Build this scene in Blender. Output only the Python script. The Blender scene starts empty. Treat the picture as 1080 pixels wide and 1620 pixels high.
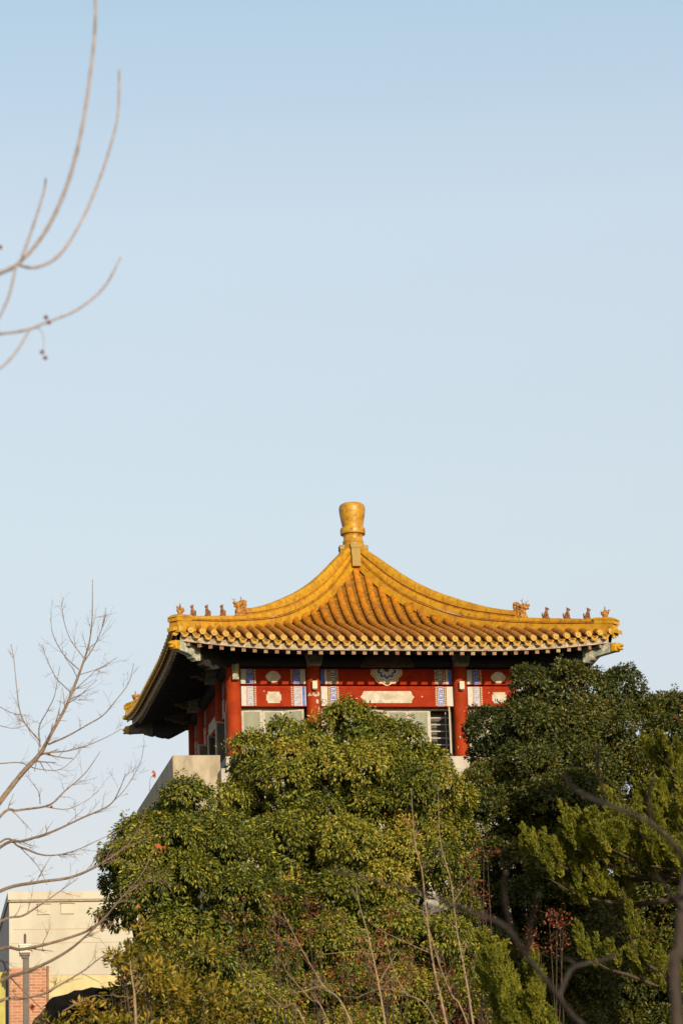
import bpy, math, random
import numpy as np
from mathutils import Vector, Matrix

random.seed(7)
RNG = np.random.default_rng(11)
scene = bpy.context.scene
COL = scene.collection

# ------------------------------------------------------------------ camera
F_PX, PX_W, PX_H = 4405.78, 1080.0, 1620.0          # focal length in photograph pixels
CAM = np.array([-12.855, -68.56, 1.6])
Z0 = 15.776                                          # height of the eave line above the ground
_R = np.array([0.98460995, -0.17168677, -0.03266331])
_U = np.array([-0.0136188, -0.26170341, 0.96505225])
_F = np.array([0.1742348, 0.94975522, 0.26001395])
cd = bpy.data.cameras.new('camera')
cam = bpy.data.objects.new('camera', cd)
COL.objects.link(cam)
cd.sensor_fit = 'VERTICAL'
cd.sensor_height = 36.0
cd.lens = F_PX * 36.0 / PX_H
cd.clip_start = 0.5
cd.clip_end = 3000.0
cam.matrix_world = Matrix(((_R[0], _U[0], -_F[0], CAM[0]), (_R[1], _U[1], -_F[1], CAM[1]),
                           (_R[2], _U[2], -_F[2], CAM[2]), (0, 0, 0, 1)))
cd.dof.use_dof = True
cd.dof.focus_distance = 60.0
cd.dof.aperture_fstop = 5.2
scene.camera = cam

# ------------------------------------------------------------------ sky and sun
SUN_EL, SUN_AZ = math.radians(16.6), math.radians(10.0)      # azimuth: from -Y towards +X
world = bpy.data.worlds.new('World')
scene.world = world
world.use_nodes = True
wn, wl = world.node_tree.nodes, world.node_tree.links
bg = wn['Background']
sky = wn.new('ShaderNodeTexSky')
sky.sky_type = 'NISHITA'
sky.sun_disc = False
sky.sun_elevation = SUN_EL
sky.sun_rotation = math.pi - SUN_AZ
sky.air_density = 1.0
sky.dust_density = 1.0
sky.ozone_density = 1.0
veil = wn.new('ShaderNodeMix')                       # a thin high haze whitens the whole sky evenly
veil.data_type = 'RGBA'
veil.blend_type = 'ADD'
veil.clamp_result = False
veil.inputs['Factor'].default_value = 1.0
wtc = wn.new('ShaderNodeTexCoord')
wsx = wn.new('ShaderNodeSeparateXYZ')
wl.new(wtc.outputs['Generated'], wsx.inputs[0])
wcr = wn.new('ShaderNodeValToRGB')                   # the haze is thick low down and gone overhead
_e = wcr.color_ramp.elements
_e[0].position, _e[0].color = 0.08, (3.9, 2.1, 1.8, 1)
_e[1].position, _e[1].color = 0.80, (0.1, 0.15, 0.2, 1)
for _p, _c in ((0.25, (5.0, 4.9, 4.2, 1)), (0.36, (5.2, 5.5, 5.4, 1)), (0.44, (3.7, 4.85, 5.35, 1)), (0.55, (1.5, 1.9, 2.2, 1))):
    _q = _e.new(_p)
    _q.color = _c
wl.new(wsx.outputs['Z'], wcr.inputs[0])
wl.new(wcr.outputs[0], veil.inputs['B'])
wl.new(sky.outputs[0], veil.inputs['A'])
wl.new(veil.outputs['Result'], bg.inputs[0])
bg.inputs[1].default_value = 0.06
sd = bpy.data.lights.new('sun', 'SUN')
sd.energy = 3.7
sd.angle = math.radians(0.5)
sd.color = (1.0, 0.82, 0.58)
sun = bpy.data.objects.new('sun', sd)
COL.objects.link(sun)
_sv = Vector((math.sin(SUN_AZ) * math.cos(SUN_EL), -math.cos(SUN_AZ) * math.cos(SUN_EL), math.sin(SUN_EL)))
sun.rotation_euler = _sv.to_track_quat('Z', 'Y').to_euler()
sun.location = (10, -80, 60)
scene.view_settings.view_transform = 'Standard'
scene.view_settings.look = 'None'
scene.view_settings.exposure = 0.5
scene.view_settings.gamma = 1.0
scene.view_settings.use_curve_mapping = False


def pt(x, y, Y):
    """world point on the plane y = Y that the photograph shows at pixel (x, y)"""
    v = _F + _R * (x - 540) / F_PX - _U * (y - 810) / F_PX
    return CAM + v * ((Y - CAM[1]) / v[1])


def ppm(Y):
    return F_PX / ((Y - CAM[1]) * 0.985)


# ------------------------------------------------------------------ mesh helpers
class MB:
    def __init__(self):
        self.v, self.f, self.m = [], [], []

    def add(self, vs, fs, mi=0):
        n = len(self.v)
        self.v.extend(tuple(float(c) for c in p) for p in vs)
        self.f.extend(tuple(i + n for i in q) for q in fs)
        self.m.extend([mi] * len(fs))

    def box(self, x0, x1, y0, y1, z0, z1, mi=0):
        vs = [(x, y, z) for z in (z0, z1) for y in (y0, y1) for x in (x0, x1)]
        self.add(vs, [(0, 2, 3, 1), (4, 5, 7, 6), (0, 1, 5, 4), (2, 6, 7, 3), (0, 4, 6, 2), (1, 3, 7, 5)], mi)

    def prism(self, poly, org, ax, ay, az, t0, t1, mi=0):
        """2D outline poly (in ax, ay) extruded along az between t0 and t1"""
        org, ax, ay, az = map(np.array, (org, ax, ay, az))
        n = len(poly)
        vs = [org + ax * p[0] + ay * p[1] + az * t for t in (t0, t1) for p in poly]
        fs = [tuple(range(n))[::-1], tuple(range(n, 2 * n))] + [(i, (i + 1) % n, n + (i + 1) % n, n + i) for i in range(n)]
        self.add(vs, fs, mi)

    def lathe(self, prof, cx, cy, z0=0.0, n=28, mi=0):
        vs, fs = [], []
        for r, z in prof:
            for k in range(n):
                a = 2 * math.pi * k / n
                vs.append((cx + r * math.cos(a), cy + r * math.sin(a), z0 + z))
        for i in range(len(prof) - 1):
            for k in range(n):
                fs.append((i * n + k, i * n + (k + 1) % n, (i + 1) * n + (k + 1) % n, (i + 1) * n + k))
        fs.append(tuple(range(n))[::-1])
        fs.append(tuple((len(prof) - 1) * n + k for k in range(n)))
        self.add(vs, fs, mi)

    def ell(self, c, r, rot=None, nu=10, nv=7, mi=0):
        vs, fs = [], []
        for j in range(nv + 1):
            th = math.pi * j / nv
            for i in range(nu):
                ph = 2 * math.pi * i / nu
                p = Vector((r[0] * math.sin(th) * math.cos(ph), r[1] * math.sin(th) * math.sin(ph), r[2] * math.cos(th)))
                if rot is not None:
                    p = rot @ p
                vs.append((c[0] + p.x, c[1] + p.y, c[2] + p.z))
        for j in range(nv):
            for i in range(nu):
                a, b = j * nu + i, j * nu + (i + 1) % nu
                fs.append((a, a + nu, b + nu, b))
        self.add(vs, fs, mi)

    def tube(self, pts, rad, n=6, mi=0):
        pts = [np.array(p, float) for p in pts]
        m = len(pts)
        if m < 2:
            return
        vs, fs = [], []
        ref = np.array((0.31, 0.2, 0.93))
        for i in range(m):
            t = pts[min(i + 1, m - 1)] - pts[max(i - 1, 0)]
            t = t / (np.linalg.norm(t) + 1e-9)
            a = np.cross(t, ref)
            if np.linalg.norm(a) < 0.15:
                a = np.cross(t, np.array((0.9, 0.1, 0.0)))
            a /= np.linalg.norm(a)
            b = np.cross(t, a)
            for k in range(n):
                w = 2 * math.pi * k / n
                vs.append(pts[i] + rad[i] * (math.cos(w) * a + math.sin(w) * b))
        for i in range(m - 1):
            for k in range(n):
                fs.append((i * n + k, i * n + (k + 1) % n, (i + 1) * n + (k + 1) % n, (i + 1) * n + k))
        fs.append(tuple(range(n))[::-1])
        fs.append(tuple((m - 1) * n + k for k in range(n)))
        self.add(vs, fs, mi)

    def turned(self, k):
        """the same shapes on another side of the pavilion (k quarter turns, 1 = the left side)"""
        o = MB()
        o.f, o.m = self.f, self.m
        o.v = [turn(p, k) for p in self.v]
        return o

    def build(self, name, mats, parent=None, smooth=None):
        me = bpy.data.meshes.new(name)
        off = np.array(parent_origin(parent))
        V = np.array(self.v, float) - off
        me.from_pydata(V.tolist(), [], self.f)
        return finish(name, me, mats, parent, self.m, smooth)


def turn(p, k):
    x, y, z = p
    for _ in range(k % 4):
        x, y = y, -x
    return (x, y, z)


def parent_origin(p):
    o = np.zeros(3)
    while p is not None:
        o = o + np.array(p.location)
        p = p.parent
    return o


def finish(name, me, mats, parent, midx=None, smooth=None):
    if not isinstance(mats, (list, tuple)):
        mats = [mats]
    for m in mats:
        me.materials.append(m)
    if midx is not None and len(mats) > 1:
        me.polygons.foreach_set('material_index', np.array(midx, np.int32))
    if smooth is not None:
        me.polygons.foreach_set('use_smooth', np.ones(len(me.polygons), bool))
        me.set_sharp_from_angle(angle=math.radians(smooth))
    me.update()
    o = bpy.data.objects.new(name, me)
    COL.objects.link(o)
    if parent is not None:
        o.parent = parent
    return o


def empty(name, loc, label, cat, group=None):
    o = bpy.data.objects.new(name, None)
    COL.objects.link(o)
    o.location = loc
    o.empty_display_size = 0.3
    o['label'] = label
    o['category'] = cat
    if group:
        o['group'] = group
    return o


def tag(o, label, cat, group=None):
    o['label'] = label
    o['category'] = cat
    if group:
        o['group'] = group
    return o


def copy_part(o, loc, parent, rotz=0.0):
    c = o.copy()
    COL.objects.link(c)
    c.parent = parent
    c.location = loc
    c.rotation_euler = (0, 0, rotz)
    return c


def catmull(P, n=6):
    P = [np.array(p, float) for p in P]
    if len(P) < 3:
        return [P[0] + (P[1] - P[0]) * i / n for i in range(n + 1)]
    Q = [2 * P[0] - P[1]] + P + [2 * P[-1] - P[-2]]
    out = []
    for i in range(1, len(Q) - 2):
        for k in range(n):
            t = k / n
            out.append(0.5 * (2 * Q[i] + (Q[i + 1] - Q[i - 1]) * t + (2 * Q[i - 1] - 5 * Q[i] + 4 * Q[i + 1] - Q[i + 2]) * t * t
                              + (3 * Q[i] - 3 * Q[i + 1] + Q[i + 2] - Q[i - 1]) * t ** 3))
    out.append(P[-1])
    return out


# ------------------------------------------------------------------ materials
def mat(name, c1, c2=None, scale=6.0, rough=0.6, bump=0.0, lo=0.42, hi=0.62, spec=0.4, c3=None, s3=1.5, lo3=0.6, hi3=0.7,
        stretch=(1, 1, 1), metallic=0.0, coat=0.0, detail=6.0, rough2=None, bscale=None):
    m = bpy.data.materials.new(name)
    m.use_nodes = True
    nt = m.node_tree
    N, L = nt.nodes, nt.links
    b = N['Principled BSDF']
    b.inputs['Roughness'].default_value = rough
    b.inputs['Specular IOR Level'].default_value = spec
    b.inputs['Metallic'].default_value = metallic
    b.inputs['Coat Weight'].default_value = coat
    b.inputs['Coat Roughness'].default_value = 0.15
    b.inputs['Base Color'].default_value = (*c1, 1)
    if c2 is None:
        return m
    tc = N.new('ShaderNodeNewGeometry')
    mp = N.new('ShaderNodeMapping')
    mp.inputs['Scale'].default_value = stretch
    L.new(tc.outputs['Position'], mp.inputs['Vector'])

    def noise(sc, lo_, hi_, det):
        n = N.new('ShaderNodeTexNoise')
        n.inputs['Scale'].default_value = sc
        n.inputs['Detail'].default_value = det
        n.inputs['Roughness'].default_value = 0.62
        L.new(mp.outputs[0], n.inputs['Vector'])
        r = N.new('ShaderNodeMapRange')
        r.inputs['From Min'].default_value = lo_
        r.inputs['From Max'].default_value = hi_
        L.new(n.outputs['Fac'], r.inputs['Value'])
        return n, r
    n1, r1 = noise(scale, lo, hi, detail)
    mx = N.new('ShaderNodeMix')
    mx.data_type = 'RGBA'
    mx.inputs['A'].default_value = (*c1, 1)
    mx.inputs['B'].default_value = (*c2, 1)
    L.new(r1.outputs[0], mx.inputs['Factor'])
    out = mx.outputs['Result']
    if c3 is not None:
        n3, r3 = noise(s3, lo3, hi3, 8.0)
        mx3 = N.new('ShaderNodeMix')
        mx3.data_type = 'RGBA'
        mx3.inputs['B'].default_value = (*c3, 1)
        L.new(out, mx3.inputs['A'])
        L.new(r3.outputs[0], mx3.inputs['Factor'])
        out = mx3.outputs['Result']
    L.new(out, b.inputs['Base Color'])
    if rough2 is not None:
        rr = N.new('ShaderNodeMapRange')
        rr.inputs['To Min'].default_value = rough
        rr.inputs['To Max'].default_value = rough2
        L.new(r1.outputs[0], rr.inputs['Value'])
        L.new(rr.outputs[0], b.inputs['Roughness'])
    if bump:
        nb, rb = noise(bscale or scale * 3, 0.3, 0.7, 6.0)
        bp = N.new('ShaderNodeBump')
        bp.inputs['Strength'].default_value = bump
        bp.inputs['Distance'].default_value = 0.02
        L.new(rb.outputs[0], bp.inputs['Height'])
        L.new(bp.outputs[0], b.inputs['Normal'])
    return m


def leaf_mat(name, stops, transl=0.18, rough=0.5, spec=0.35, tcol=(0.16, 0.19, 0.03)):
    m = bpy.data.materials.new(name)
    m.use_nodes = True
    N, L = m.node_tree.nodes, m.node_tree.links
    b = N['Principled BSDF']
    at = N.new('ShaderNodeAttribute')
    at.attribute_name = 'tone'
    cr = N.new('ShaderNodeValToRGB')
    els = cr.color_ramp.elements
    els[0].position, els[0].color = stops[0][0], (*stops[0][1], 1)
    els[1].position, els[1].color = stops[-1][0], (*stops[-1][1], 1)
    for p, c in stops[1:-1]:
        e = els.new(p)
        e.color = (*c, 1)
    L.new(at.outputs['Fac'], cr.inputs[0])
    L.new(cr.outputs[0], b.inputs['Base Color'])
    b.inputs['Roughness'].default_value = rough
    b.inputs['Specular IOR Level'].default_value = spec
    tr = N.new('ShaderNodeBsdfTranslucent')
    L.new(cr.outputs[0], tr.inputs[0])
    ms = N.new('ShaderNodeMixShader')
    ms.inputs[0].default_value = transl
    L.new(b.outputs[0], ms.inputs[1])
    L.new(tr.outputs[0], ms.inputs[2])
    L.new(ms.outputs[0], N['Material Output'].inputs['Surface'])
    return m


M = {}
M['glaze'] = mat('yellow_glaze', (0.48, 0.275, 0.015), (0.38, 0.185, 0.012), 5, 0.40, 0.15, spec=.25, c3=(0.20, 0.085, 0.03), s3=7, lo3=0.54, hi3=0.74, rough2=0.55)
M['drip'] = mat('drip_glaze', (0.46, 0.275, 0.035), (0.37, 0.19, 0.02), 14, 0.45, 0.35, spec=.2, c3=(0.16, 0.07, 0.02), s3=30, lo3=0.55, hi3=0.68, bscale=60)
M['cap'] = mat('cap_glaze', (0.48, 0.32, 0.06), (0.40, 0.23, 0.03), 14, 0.40, 0.35, c3=(0.28, 0.13, 0.04), s3=30, lo3=0.6, hi3=0.7, bscale=60)
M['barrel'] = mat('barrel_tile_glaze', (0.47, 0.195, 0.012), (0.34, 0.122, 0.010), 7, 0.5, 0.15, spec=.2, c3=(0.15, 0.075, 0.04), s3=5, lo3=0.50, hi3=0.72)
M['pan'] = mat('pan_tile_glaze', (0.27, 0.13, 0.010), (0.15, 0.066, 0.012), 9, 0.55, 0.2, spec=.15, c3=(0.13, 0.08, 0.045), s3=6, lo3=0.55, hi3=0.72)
M['beast'] = mat('beast_glaze', (0.50, 0.24, 0.03), (0.24, 0.10, 0.03), 16, 0.4, 0.6, c3=(0.09, 0.04, 0.02), s3=24, lo3=0.52, hi3=0.64, bscale=40)
M['darkbeast'] = mat('brown_beast_glaze', (0.30, 0.13, 0.04), (0.16, 0.06, 0.03), 16, 0.42, 0.5, c3=(0.07, 0.03, 0.02), s3=24, lo3=0.5, hi3=0.62)
M['oldstone'] = mat('mossy_glaze', (0.34, 0.215, 0.05), (0.27, 0.20, 0.07), 12, 0.7, 0.3)
M['fascia'] = mat('eave_board_paint', (0.38, 0.31, 0.21), (0.22, 0.15, 0.09), 7, 0.8, 0.2, c3=(0.46, 0.41, 0.31), s3=12, lo3=0.5, hi3=0.65)
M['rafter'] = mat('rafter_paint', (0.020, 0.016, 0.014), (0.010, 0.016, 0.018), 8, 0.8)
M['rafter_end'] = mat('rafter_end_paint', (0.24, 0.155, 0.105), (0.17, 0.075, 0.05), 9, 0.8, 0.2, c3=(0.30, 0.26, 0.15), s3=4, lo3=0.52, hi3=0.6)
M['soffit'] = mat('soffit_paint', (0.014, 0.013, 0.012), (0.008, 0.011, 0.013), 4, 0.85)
M['cornerbeam'] = mat('corner_beam_paint', (0.34, 0.36, 0.30), (0.16, 0.22, 0.20), 7, 0.75, 0.15, c3=(0.55, 0.50, 0.36), s3=5, lo3=0.5, hi3=0.6)
M['red'] = mat('red_paint', (0.30, 0.038, 0.007), (0.24, 0.027, 0.006), 3, 0.7, 0.06, spec=.1, c3=(0.66, 0.50, 0.40), s3=7, lo3=0.77, hi3=0.78)
M['redbeam'] = mat('beam_red_paint', (0.28, 0.028, 0.007), (0.22, 0.019, 0.006), 4, 0.75, 0.08, spec=.08, c3=(0.62, 0.50, 0.42), s3=8, lo3=0.72, hi3=0.73)
M['wallred'] = mat('wall_red_paint', (0.25, 0.03, 0.018), (0.19, 0.024, 0.016), 4, 0.7)
M['plaster'] = mat('bare_plaster', (0.52, 0.46, 0.37), (0.43, 0.37, 0.29), 14, 0.85)
M['panelwhite'] = mat('panel_white', (0.50, 0.48, 0.44), (0.42, 0.41, 0.38), 9, 0.7, 0.05, c3=(0.14, 0.12, 0.10), s3=26, lo3=0.685, hi3=0.70)
M['panelgreen'] = mat('panel_pale_green', (0.36, 0.40, 0.35), (0.43, 0.44, 0.39), 7, 0.7)
M['blue'] = mat('panel_blue', (0.035, 0.07, 0.36), (0.08, 0.14, 0.46), 10, 0.6)
M['paleblue'] = mat('panel_pale_blue', (0.13, 0.17, 0.42), (0.24, 0.27, 0.46), 10, 0.6)
M['lavender'] = mat('faded_blue_paint', (0.24, 0.25, 0.42), (0.36, 0.36, 0.44), 12, 0.7)
M['bead'] = mat('bead_cream', (0.55, 0.46, 0.30), (0.42, 0.31, 0.16), 20, 0.5)
M['beadbg'] = mat('bead_strip_brown', (0.20, 0.05, 0.02))
M['cartouche'] = mat('cartouche_plaster', (0.46, 0.41, 0.32), (0.37, 0.32, 0.25), 6, 0.85, 0.1, c3=(0.52, 0.49, 0.44), s3=5, lo3=0.5, hi3=0.58)
M['frame'] = mat('white_window_frame', (0.46, 0.43, 0.37), (0.37, 0.345, 0.29), 8, 0.7, spec=.15)
M['pane'] = mat('curtained_pane', (0.205, 0.225, 0.172), (0.26, 0.275, 0.215), 2.2, 0.5, spec=0.05, stretch=(3, 3, 0.6))
M['paneside'] = mat('side_pane', (0.13, 0.13, 0.115), (0.20, 0.185, 0.155), 2, 0.3, spec=0.25)
M['dark'] = mat('dark_room', (0.05, 0.05, 0.045), (0.10, 0.095, 0.08), 4, 0.7)
M['concrete'] = mat('stained_concrete', (0.40, 0.35, 0.26), (0.28, 0.24, 0.17), 3, 0.85, 0.15, c3=(0.18, 0.14, 0.09), s3=3.5, lo3=0.48, hi3=0.70, stretch=(1, 1, 0.35))
M['white'] = mat('white_render', (0.42, 0.395, 0.34), (0.33, 0.305, 0.26), 2, 0.85, 0.05)
M['lampwhite'] = mat('lamp_white', (0.52, 0.49, 0.40), rough=0.6, spec=.2)
M['bracket'] = mat('bracket_paint', (0.26, 0.24, 0.19), (0.15, 0.145, 0.125), 10, 0.75, 0.1)
M['eaveshade'] = mat('eave_shade_paint', (0.12, 0.085, 0.06), (0.06, 0.05, 0.045), 6, 0.8)  # eave shade put into the colour of side arms and back corner beams
M['bracketline'] = mat('bracket_outline', (0.14, 0.12, 0.09))
M['beige'] = mat('beige_render', (0.50, 0.475, 0.395), (0.44, 0.41, 0.335), 1.2, 0.9, 0.06, c3=(0.45, 0.37, 0.25), s3=2.5, lo3=0.6, hi3=0.8, stretch=(1, 1, 0.5))
M['beigeside'] = mat('grey_side_render', (0.52, 0.47, 0.42), (0.40, 0.36, 0.33), 2.5, 0.9, 0.1, stretch=(1, 1, 0.4))
M['metal'] = mat('dark_metal', (0.07, 0.06, 0.055), (0.11, 0.09, 0.075), 9, 0.55)
M['tarp'] = mat('black_tarp', (0.006, 0.006, 0.006), (0.010, 0.010, 0.010), 5, 0.95, 0.2, spec=.02)
M['yellow'] = mat('yellow_board', (0.44, 0.40, 0.10), (0.36, 0.31, 0.08), 4, 0.7)
M['bark'] = mat('dark_bark', (0.075, 0.055, 0.04), (0.045, 0.033, 0.025), 12, 0.9, 0.5)
M['palebark'] = mat('pale_bark', (0.24, 0.175, 0.12), (0.15, 0.108, 0.08), 20, 0.8, 0.3)
M['saplingbark'] = mat('sapling_bark', (0.30, 0.215, 0.13), (0.20, 0.135, 0.085), 20, 0.8, 0.2)
M['nearbark'] = mat('near_bark', (0.38, 0.325, 0.305), (0.29, 0.24, 0.225), 30, 0.8, 0.3, c3=(0.16, 0.11, 0.09), s3=12, lo3=0.58, hi3=0.68)
M['shadebark'] = mat('brown_bark', (0.055, 0.040, 0.032), (0.032, 0.024, 0.02), 16, 0.9, 0.4)
M['berry'] = mat('dry_berry', (0.20, 0.06, 0.035), (0.12, 0.04, 0.03), 30, 0.6)
M['fruit'] = mat('dry_fruit', (0.34, 0.17, 0.05), (0.22, 0.10, 0.04), 30, 0.7)
M['dryleaf'] = mat('dry_orange_leaf', (0.42, 0.10, 0.025), (0.30, 0.08, 0.03), 20, 0.6)
M['soil'] = mat('ground_grass', (0.05, 0.06, 0.02), (0.10, 0.08, 0.045), 0.7, 0.95, 0.3)
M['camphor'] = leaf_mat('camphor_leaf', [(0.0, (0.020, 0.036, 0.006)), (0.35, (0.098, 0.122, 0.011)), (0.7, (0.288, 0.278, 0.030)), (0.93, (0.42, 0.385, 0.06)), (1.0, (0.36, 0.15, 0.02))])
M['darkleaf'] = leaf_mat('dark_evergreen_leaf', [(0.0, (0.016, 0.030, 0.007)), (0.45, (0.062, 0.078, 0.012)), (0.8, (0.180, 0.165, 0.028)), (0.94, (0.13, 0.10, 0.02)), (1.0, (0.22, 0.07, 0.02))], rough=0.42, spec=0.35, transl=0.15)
M['osmanthus'] = leaf_mat('yellow_green_leaf', [(0.0, (0.040, 0.046, 0.007)), (0.4, (0.135, 0.118, 0.010)), (0.8, (0.31, 0.225, 0.016)), (1.0, (0.42, 0.22, 0.018))])
M['cypress'] = leaf_mat('cypress_leaf', [(0.0, (0.050, 0.072, 0.010)), (0.5, (0.155, 0.170, 0.018)), (1.0, (0.32, 0.29, 0.035))], rough=0.65, spec=0.2)
M['redleaf'] = leaf_mat('red_leaf', [(0.0, (0.10, 0.022, 0.014)), (0.45, (0.26, 0.055, 0.025)), (0.8, (0.34, 0.085, 0.038)), (1.0, (0.38, 0.16, 0.045))], transl=0.35)


def brick_mat():
    m = bpy.data.materials.new('pale_red_brick')
    m.use_nodes = True
    N, L = m.node_tree.nodes, m.node_tree.links
    b = N['Principled BSDF']
    g = N.new('ShaderNodeNewGeometry')
    sx = N.new('ShaderNodeSeparateXYZ')
    cx = N.new('ShaderNodeCombineXYZ')
    L.new(g.outputs['Position'], sx.inputs[0])
    L.new(sx.outputs['X'], cx.inputs['X'])
    L.new(sx.outputs['Z'], cx.inputs['Y'])
    t = N.new('ShaderNodeTexBrick')
    t.inputs['Scale'].default_value = 1.0
    t.inputs['Brick Width'].default_value = 0.21
    t.inputs['Row Height'].default_value = 0.066
    t.inputs['Mortar Size'].default_value = 0.006
    t.inputs['Color1'].default_value = (0.46, 0.22, 0.13, 1)
    t.inputs['Color2'].default_value = (0.36, 0.15, 0.09, 1)
    t.inputs['Mortar'].default_value = (0.48, 0.38, 0.27, 1)
    L.new(cx.outputs[0], t.inputs['Vector'])
    L.new(t.outputs['Color'], b.inputs['Base Color'])
    b.inputs['Roughness'].default_value = 0.9
    return m


M['brick'] = brick_mat()

# ------------------------------------------------------------------ ground
g = MB()
nG = 40
for i in range(nG + 1):
    for j in range(nG + 1):
        x, y = -1500 + 3000 * i / nG, -900 + 3000 * j / nG
        g.v.append((x, y, 0.0))
for i in range(nG):
    for j in range(nG):
        a = i * (nG + 1) + j
        g.f.append((a, a + nG + 1, a + nG + 2, a + 1))
        g.m.append(0)
go = g.build('ground', M['soil'])
go['kind'] = 'structure'

# ------------------------------------------------------------------ the pavilion
PAV = empty('pavilion', (0, 0, 0), 'red pavilion with a yellow glazed four-sided tiled roof on a white building behind the trees', 'pavilion')
A = 5.35             # half width of the roof at the tile ends
B = 3.734            # half width between corner column axes
CB = 1.8             # half width of the middle bay
YF = -3.754          # beam face on the front
ZD, ZB, ZC = -0.765, -1.283, -2.535

_tD = [0.0, 0.15, 1.0, 1.6, 2.3, 3.05, 4.1, 4.7, 5.4]
_zD = [3.52, 3.29, 2.20, 1.70, 1.27, 0.99, 0.70, 0.57, 0.43]
_tU = [0.15, 0.65, 1.1, 1.68, 2.4, 2.94, 3.3, 3.6]
_zU = [3.66, 3.13, 2.64, 2.13, 1.66, 1.37, 1.23, 1.13]
_tL = [0.15, 1.0, 1.68, 2.4, 3.0, 3.45, 3.95, 4.7, 5.4]
_zL = [3.46, 2.45, 1.87, 1.43, 1.18, 1.02, 0.89, 0.70, 0.56]


def smooth_interp(xs, ys):
    """natural cubic spline"""
    xs, ys = np.array(xs, float), np.array(ys, float)
    n = len(xs)
    h = np.diff(xs)
    Am = np.zeros((n, n))
    r = np.zeros(n)
    Am[0, 0] = Am[-1, -1] = 1
    for i in range(1, n - 1):
        Am[i, i - 1], Am[i, i], Am[i, i + 1] = h[i - 1], 2 * (h[i - 1] + h[i]), h[i]
        r[i] = 3 * ((ys[i + 1] - ys[i]) / h[i] - (ys[i] - ys[i - 1]) / h[i - 1])
    c = np.linalg.solve(Am, r)

    def f(x):
        x = min(max(x, xs[0]), xs[-1])
        i = min(int(np.searchsorted(xs, x, side='right')) - 1, n - 2)
        d = x - xs[i]
        b = (ys[i + 1] - ys[i]) / h[i] - h[i] * (2 * c[i] + c[i + 1]) / 3
        return float(ys[i] + b * d + c[i] * d * d + (c[i + 1] - c[i]) / (3 * h[i]) * d ** 3)
    return f


fD, fU, fL = smooth_interp(_tD, _zD), smooth_interp(_tU, _zU), smooth_interp(_tL, _zL)


def lift(s, r):
    return 0.235 * (max(0.0, abs(s) - 2.0) / 3.35) ** 2 * min(1.0, r / A)


_rP = np.linspace(0, 5.45, 24)
fP = smooth_interp(_rP, [fD(t) - 0.17 - lift(t, t) - (0.03 * max(0, t - 4.6) / 0.75) for t in _rP])


def S(s, r):
    """height of the roof surface at distance r from the axis, s along the slope's width"""
    return fP(r) + lift(s, r)


# slope: pans and barrel tiles, built for the front and turned onto the other sides
PITCH = 0.274
rows = [(i - 19) * PITCH for i in range(39)]
front = MB()
for xr in rows:
    r_top = max(abs(xr) + 0.04, 0.16)
    L = A - r_top
    if L < 0.05:
        continue
    nseg = max(1, int(round(L / 0.37)))
    rad0 = 0.086
    for sg in range(nseg):                          # each barrel tile: a half cylinder with a lip over the next
        ra, rb = A - L * sg / nseg, A - L * (sg + 1) / nseg
        ring = []
        wob = 1 + random.uniform(-0.012, 0.012)
        for q, (rr, rd) in enumerate(((ra, rad0 * 1.008 * wob), (ra - 0.5 * (ra - rb), rad0 * wob), (rb - 0.02, rad0 * 0.982 * wob))):
            z = Z0 + S(xr, rr)
            for k in range(9):
                a = math.pi * k / 8
                ring.append((xr + rd * math.cos(a), -rr, z + rd * 1.1 * math.sin(a) + 0.012))
        fs = [(q * 9 + k, q * 9 + k + 1, q * 9 + 10 + k, q * 9 + 9 + k) for q in range(2) for k in range(8)]
        fs.append(tuple(range(9))[::-1])
        front.add(ring, fs, 0)
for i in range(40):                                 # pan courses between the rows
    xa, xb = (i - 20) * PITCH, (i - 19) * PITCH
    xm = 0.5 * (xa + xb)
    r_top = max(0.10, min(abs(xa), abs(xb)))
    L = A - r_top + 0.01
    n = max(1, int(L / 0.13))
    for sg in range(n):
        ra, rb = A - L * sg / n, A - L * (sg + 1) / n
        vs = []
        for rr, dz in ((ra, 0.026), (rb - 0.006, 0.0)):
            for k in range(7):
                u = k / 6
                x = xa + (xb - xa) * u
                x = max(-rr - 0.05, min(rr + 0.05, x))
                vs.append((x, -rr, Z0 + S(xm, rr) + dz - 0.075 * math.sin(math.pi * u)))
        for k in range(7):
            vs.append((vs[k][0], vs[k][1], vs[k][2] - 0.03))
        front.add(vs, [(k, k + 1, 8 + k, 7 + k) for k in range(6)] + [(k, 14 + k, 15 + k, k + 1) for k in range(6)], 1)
roof_mb = MB()
for k in range(4):
    t = front.turned(k)
    roof_mb.add(t.v, t.f, 0)
    roof_mb.m[-len(t.f):] = t.m
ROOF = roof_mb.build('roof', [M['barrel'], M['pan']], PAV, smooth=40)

# round tile end caps with their knobs, and drip tiles hanging between them
cap = MB()
cap.prism([(0.073 * math.cos(2 * math.pi * k / 20), 0.073 * math.sin(2 * math.pi * k / 20)) for k in range(20)], (0, 0, 0), (1, 0, 0), (0, 0, 1), (0, -1, 0), -0.02, 0.022)
for k in range(20):                                 # raised rim and boss
    a0, a1 = 2 * math.pi * k / 20, 2 * math.pi * (k + 1) / 20
    q = [(0.058 * math.cos(a0), 0.058 * math.sin(a0)), (0.072 * math.cos(a0), 0.072 * math.sin(a0)), (0.072 * math.cos(a1), 0.072 * math.sin(a1)), (0.058 * math.cos(a1), 0.058 * math.sin(a1))]
    cap.prism(q, (0, 0, 0), (1, 0, 0), (0, 0, 1), (0, -1, 0), 0.022, 0.030)
cap.ell((0, -0.02, 0), (0.035, 0.016, 0.035), nu=10, nv=6)
cap.ell((0, 0.10, 0.095), (0.022, 0.022, 0.032), nu=8, nv=6)
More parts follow.
